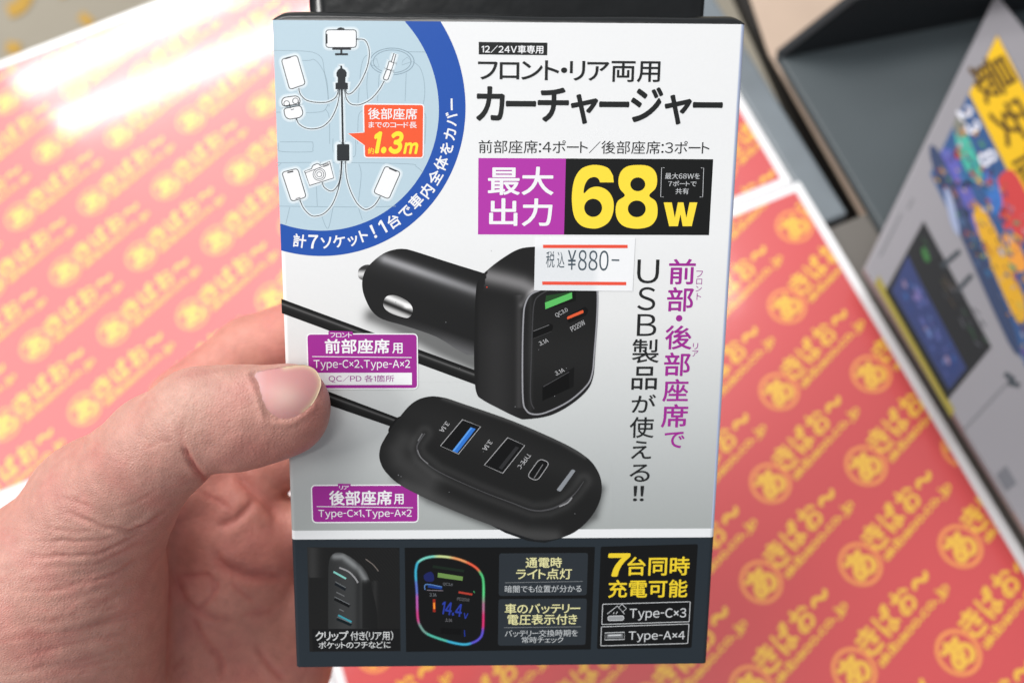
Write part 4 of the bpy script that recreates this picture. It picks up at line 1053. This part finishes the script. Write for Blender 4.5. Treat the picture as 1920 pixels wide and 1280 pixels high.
for P, w, dp in (([(240, 640), (330, 672), (430, 702), (520, 706), (600, 655), (660, 590)], 6, .9), ([(470, 722), (540, 697), (600, 648)], 5, .8), ([(500, 690), (560, 690), (600, 660)], 4, .4),
                 ([(60, 800), (250, 806), (400, 782), (520, 722), (600, 690)], 5, .6), ([(30, 945), (200, 928), (330, 903), (450, 858), (600, 770)], 5, .4), ([(150, 852), (330, 838), (470, 790), (560, 742)], 4, .25),
                 ([(80, 742), (250, 752), (380, 738), (460, 716)], 5, .4), ([(140, 690), (250, 714), (360, 704)], 4, .25), ([(40, 700), (120, 716), (220, 728)], 4, .2),
                 ([(150, 560), (280, 600), (380, 640)], 5, .2), ([(440, 620), (520, 600), (590, 560)], 5, .15),
                 ([(640, 190), (660, 230), (690, 300)], 4, .25), ([(690, 170), (702, 230), (694, 290)], 3.5, .25), ([(722, 190), (742, 250), (736, 305)], 3.5, .25), ([(650, 300), (690, 345)], 4, .2), ([(745, 160), (752, 200)], 3, .15),
                 ([(560, 180), (590, 240), (640, 290)], 4, .18), ([(530, 400), (600, 380), (660, 370)], 4, .15), ([(600, 210), (640, 270)], 3, .14)):
    crease(P, w * .6, dp * .75 * mm, thumb_zone, .22)
for P, w, dp in (([(640, 830), (700, 970), (800, 1030), (900, 1060)], 5, .5), ([(700, 1000), (770, 1120), (830, 1200), (832, 1280)], 5, .5), ([(800, 770), (835, 835), (950, 876), (1092, 886)], 8, .9),
                 ([(810, 700), (890, 660), (960, 585)], 7, .7), ([(880, 490), (950, 560), (1010, 620), (1050, 680)], 9, 1.1), ([(950, 1120), (1010, 1210), (1080, 1280)], 5, .4),
                 ([(660, 880), (780, 880), (800, 940)], 4, .25), ([(820, 880), (800, 950), (730, 1010)], 4, .25), ([(700, 1180), (640, 1230)], 4, .3), ([(860, 900), (960, 980)], 4, .25), ([(740, 560), (820, 600), (880, 640)], 5, .25), ([(900, 1030), (1040, 1000)], 4, .25)):
    crease(P, w, dp * mm, palm_zone, .5)
crease([(740, 200), (780, 240), (840, 290)], 6, .6 * mm, palm_zone, .3)
# folds of loose skin over the thumb's base, finer lines elsewhere
def wave(P, fx, fy, ph): return np.sin(P[:, 0] * fx + P[:, 1] * fy + ph)
w1 = px[:, 1] + 0.16 * px[:, 0] + 14 * np.sin(px[:, 0] * .021) + 9 * np.sin(px[:, 0] * .047 + 1.3 + px[:, 1] * .01)
def vnoise(P, sx, sy, seed):      # smooth value noise on a stretched lattice
    g_ = np.random.default_rng(seed).random((256, 256)); u_ = P[:, 0] / sx + 60; v_ = P[:, 1] / sy + 60
    i_ = np.floor(u_).astype(int); j_ = np.floor(v_).astype(int); a_ = u_ - i_; b_ = v_ - j_; a_ = a_ * a_ * (3 - 2 * a_); b_ = b_ * b_ * (3 - 2 * b_)
    G = lambda i, j: g_[i % 256, j % 256]
    return ((G(i_, j_) * (1 - a_) + G(i_ + 1, j_) * a_) * (1 - b_) + (G(i_, j_ + 1) * (1 - a_) + G(i_ + 1, j_ + 1) * a_) * b_) * 2 - 1
ridge = lambda n_: np.clip(1 - 2.2 * np.abs(n_), 0, 1)
kk = np.interp(px[:, 1], [900, 960, 1010, 1060, 1120, 1200, 1300], [-.10, .02, .20, .34, .30, .20, .12])
w1 = px[:, 1] + kk * (px[:, 0] - 320) + 7 * vnoise(px, 120, 90, 2) + 2.5 * vnoise(px, 40, 40, 21)      # folds fan out from the crease under the thumb
wq = np.c_[px[:, 0] + 20 * vnoise(px, 90, 60, 1), w1]
low = np.clip((px[:, 1] - 925) / 150, 0, 1) * thumb_zone * fac
amp = np.clip(.6 + .5 * vnoise(px, 110, 70, 9), .15, 1.2) * np.clip((px[:, 0] + 60) / 160, .35, 1)
disp += 1.25 * low * amp * mm * (.52 * vnoise(wq, 230, 30, 3) + .22 * vnoise(wq, 130, 15, 33) - .24 * ridge(vnoise(wq, 170, 17, 4)) ** 4 - .10 * ridge(vnoise(wq, 60, 8, 15)) ** 3 + .02 * vnoise(wq, 14, 5, 5))
redn += low * .35 * ridge(vnoise(wq, 150, 17, 4)) ** 4
wz = np.c_[px[:, 0] * .75 - px[:, 1] * .66, px[:, 0] * .66 + px[:, 1] * .75]
up_ = (1 - np.clip((px[:, 1] - 930) / 170, 0, 1)) * thumb_zone * fac
disp += up_ * mm * (.10 * vnoise(wz, 30, 26, 6) - .05 * ridge(vnoise(wz, 22, 9, 7)) ** 4 + .03 * vnoise(wz, 7, 6, 8))
wp = np.c_[px[:, 0] * .8 + px[:, 1] * .6 + 10 * vnoise(px, 50, 50, 11), -px[:, 0] * .6 + px[:, 1] * .8]
disp += palm_zone * fac * mm * (.22 * vnoise(wp, 60, 45, 12) - .10 * ridge(vnoise(wp, 60, 26, 13)) ** 5 + .04 * vnoise(wp, 9, 8, 14))
# nail bed seat
NAIL = smooth_line(np.array([(470, 701), (475, 716), (482.5, 735), (490, 760), (497, 781), (508, 788), (526, 790), (550, 786), (571, 773), (588, 754), (599, 732), (602, 714), (593, 695), (579, 686), (562, 683.5), (525, 688.5), (490, 695)]), 4, True)
nin = inside(NAIL, px); nd, _ = seg_dist(px, np.r_[NAIL, NAIL[:1]])
nz_ = thumb_zone * fac
nz_in = nin * np.clip(nd / 5, 0, 1)
disp *= 1 - nin * 1.0
wall = (~nin) * (px[:, 0] < 592) * (px[:, 1] > 690)
disp += nz_ * wall * 0.30 * mm * np.exp(-((nd - 5) / 5) ** 2)
disp += nz_ * (-0.30 * mm) * nz_in
HVd = HV + HN * disp[:, None]
# skin tone: pink where blood shows, paler over the joints
SK = lin((192, 145, 132)); RD = lin((178, 98, 90)); PALE = lin((198, 160, 145)); PALMC = lin((200, 138, 123))
pat = .5 + .25 * np.sin(px[:, 0] * .021 + 2 * np.sin(px[:, 1] * .013)) + .25 * np.sin(px[:, 1] * .027 + px[:, 0] * .008 + 1)
base = np.where(thumb_zone[:, None], SK, PALMC)
rr = np.clip(redn * .8 + .20 * pat, 0, 1) + .35 * np.exp(-((px[:, 0] - 590) / 40) ** 2) * thumb_zone + .30 * thumb_zone * np.exp(-(((px[:, 0] - 500) / 70) ** 2 + ((px[:, 1] - 850) / 36) ** 2))
rr = rr + palm_zone * (.30 * np.exp(-(((px[:, 0] - 450) / 60) ** 2 + ((px[:, 1] - 1050) / 40) ** 2)) + .22 * pat)
rr = np.clip(rr, 0, 1)[:, None]
colr = base * (1 - rr) + RD * rr
pk = (.45 * thumb_zone * np.exp(-(((px[:, 0] - 345) / 60) ** 2 + ((px[:, 1] - 760) / 60) ** 2)))[:, None]
colr = colr * (1 - pk) + PALE * pk

skin, n, l, b = node_mat('skin')
vc = n.new('ShaderNodeVertexColor'); vc.layer_name = 'ink'
tc = n.new('ShaderNodeTexCoord')
nz = n.new('ShaderNodeTexNoise'); nz.inputs['Scale'].default_value = 330; nz.inputs['Detail'].default_value = 5; l.new(tc.outputs['Object'], nz.inputs['Vector'])
mr = n.new('ShaderNodeMapRange'); mr.inputs[1].default_value = .3; mr.inputs[2].default_value = .7; mr.inputs[3].default_value = .90; mr.inputs[4].default_value = 1.07; l.new(nz.outputs['Fac'], mr.inputs[0])
sc = n.new('ShaderNodeVectorMath'); sc.operation = 'SCALE'; l.new(vc.outputs['Color'], sc.inputs[0]); l.new(mr.outputs[0], sc.inputs['Scale'])
bl = n.new('ShaderNodeTexNoise'); bl.inputs['Scale'].default_value = 110; bl.inputs['Detail'].default_value = 4; l.new(tc.outputs['Object'], bl.inputs['Vector'])
br = n.new('ShaderNodeMapRange'); br.inputs[1].default_value = .45; br.inputs[2].default_value = .75; br.inputs[3].default_value = 0; br.inputs[4].default_value = .42; l.new(bl.outputs['Fac'], br.inputs[0])
mb = n.new('ShaderNodeMix'); mb.data_type = 'RGBA'; l.new(br.outputs[0], mb.inputs[0]); l.new(sc.outputs[0], mb.inputs[6]); mb.inputs[7].default_value = (*lin((190, 112, 108)), 1)
l.new(mb.outputs[2], b.inputs['Base Color'])
b.inputs['Roughness'].default_value = 0.42; b.inputs['Specular IOR Level'].default_value = 0.35
b.inputs['Subsurface Weight'].default_value = 0.15; b.inputs['Subsurface Radius'].default_value = (1.0, .35, .2); b.inputs['Subsurface Scale'].default_value = 0.0022
vo = n.new('ShaderNodeTexVoronoi'); vo.inputs['Scale'].default_value = 1300; vo.feature = 'DISTANCE_TO_EDGE'
mp_ = n.new('ShaderNodeMapping'); mp_.inputs['Scale'].default_value = (1, 1.5, 1); l.new(tc.outputs['Object'], mp_.inputs['Vector']); l.new(mp_.outputs[0], vo.inputs['Vector'])
n3 = n.new('ShaderNodeTexNoise'); n3.inputs['Scale'].default_value = 900; n3.inputs['Detail'].default_value = 4; l.new(tc.outputs['Object'], n3.inputs['Vector'])
ad = n.new('ShaderNodeMath'); ad.operation = 'ADD'; l.new(vo.outputs['Distance'], ad.inputs[0]); l.new(n3.outputs['Fac'], ad.inputs[1])
bp = n.new('ShaderNodeBump'); bp.inputs['Strength'].default_value = 0.75; bp.inputs['Distance'].default_value = 0.0002; l.new(ad.outputs[0], bp.inputs['Height']); l.new(bp.outputs[0], b.inputs['Normal'])
hand = link('hand', W(HVd), HQ, skin, None, colr, smooth=True)
tag(hand, 'left hand gripping the retail box, thumb pressed on its front', 'hand')

# thumbnail: a curved plate seated on the thumb
bvh = BVHTree.FromPolygons([Vector(v) for v in HVd], [tuple(map(int, q_)) for q_ in HQ])
step = 2.2
lo2, hi2 = NAIL.min(0), NAIL.max(0)
g = np.stack(np.meshgrid(np.arange(lo2[0], hi2[0], step), np.arange(lo2[1], hi2[1], step)), -1).reshape(-1, 2)
g = g[inside(NAIL, g)]; d_, _ = seg_dist(g, np.r_[NAIL, NAIL[:1]]); g = g[d_ > 1.1]
allp = np.r_[NAIL, g]; nn_ = len(NAIL)
r = delaunay_2d_cdt([Vector(q_) for q_ in allp], [(i, (i + 1) % nn_) for i in range(nn_)], [], 1, 1e-4)
NP = np.array([tuple(q_) for q_ in r[0]]); NF = [f for f in r[2]]
ok = inside(NAIL, np.array([NP[list(f)].mean(0) for f in NF])); NF = [f for f, k in zip(NF, ok) if k]
bvh0 = BVHTree.FromPolygons([Vector(v) for v in HV], [tuple(map(int, q_)) for q_ in HQ])
ZD = []
for q_ in NP:
    d = ray(*q_); h_ = bvh0.ray_cast(Vector((0, 0, 0)), Vector(d / np.linalg.norm(d)))
    ZD.append(h_[0].z if h_[0] is not None else np.nan)
ZD = np.array(ZD); okz = ~np.isnan(ZD)
c_ = NP.mean(0); q_ = (NP - c_) / 60.0        # a smooth quadric laid on the thumb's own form
Aq = np.c_[np.ones(len(q_)), q_, q_ ** 2, q_[:, :1] * q_[:, 1:]]
nd, _ = seg_dist(NP, np.r_[NAIL, NAIL[:1]])
wq_ = np.where(nd > 9, 1.0, .12)
cf = np.linalg.lstsq(Aq[okz] * wq_[okz][:, None], ZD[okz] * wq_[okz], rcond=None)[0]
zz = Aq @ cf + 0.00005
top = np.array([at(x, y, z) for (x, y), z in zip(NP, zz)])
bot = np.array([at(x, y, z + 0.0006) for (x, y), z in zip(NP, zz)])
cnt = {}
for f in NF:
    for i in range(3): e = tuple(sorted((f[i], f[(i + 1) % 3]))); cnt[e] = cnt.get(e, 0) + 1
nv = len(NP)
fl = [tuple(reversed(f)) for f in NF] + [tuple(i + nv for i in f) for f in NF] + [(a_, b_, b_ + nv, a_ + nv) for (a_, b_), k in cnt.items() if k == 1]
tipd, _ = seg_dist(NP, NAIL[32:60])
pinkn = lin((196, 138, 136)); palen = lin((210, 170, 162)); edge = lin((216, 190, 158)); lun = lin((200, 164, 164))
wl = np.exp(-(((NP[:, 0] - 535) / 34) ** 2 + ((NP[:, 1] - 745) / 26) ** 2))[:, None]
NC = pinkn * (1 - wl) + palen * wl
wlu = np.clip((500 - NP[:, 0]) / 22, 0, 1)[:, None] * .7; NC = NC * (1 - wlu) + lun * wlu
we = np.exp(-(tipd / 6.0) ** 2)[:, None]; NC = NC * (1 - we) + edge * we
nail_m, n, l, b = node_mat('nail')
vc = n.new('ShaderNodeVertexColor'); vc.layer_name = 'ink'; tc = n.new('ShaderNodeTexCoord')
wv = n.new('ShaderNodeTexNoise'); wv.inputs['Scale'].default_value = 700; l.new(tc.outputs['Object'], wv.inputs['Vector'])
bp = n.new('ShaderNodeBump'); bp.inputs['Strength'].default_value = .12; bp.inputs['Distance'].default_value = .0002; l.new(wv.outputs['Fac'], bp.inputs['Height']); l.new(bp.outputs[0], b.inputs['Normal'])
l.new(vc.outputs['Color'], b.inputs['Base Color']); b.inputs['Roughness'].default_value = .46; b.inputs['Specular IOR Level'].default_value = .35; b.inputs['Subsurface Weight'].default_value = .2; b.inputs['Subsurface Scale'].default_value = .001
link('thumbnail', W(np.r_[top, bot]), fl, nail_m, hand, np.r_[NC, NC], smooth=True)
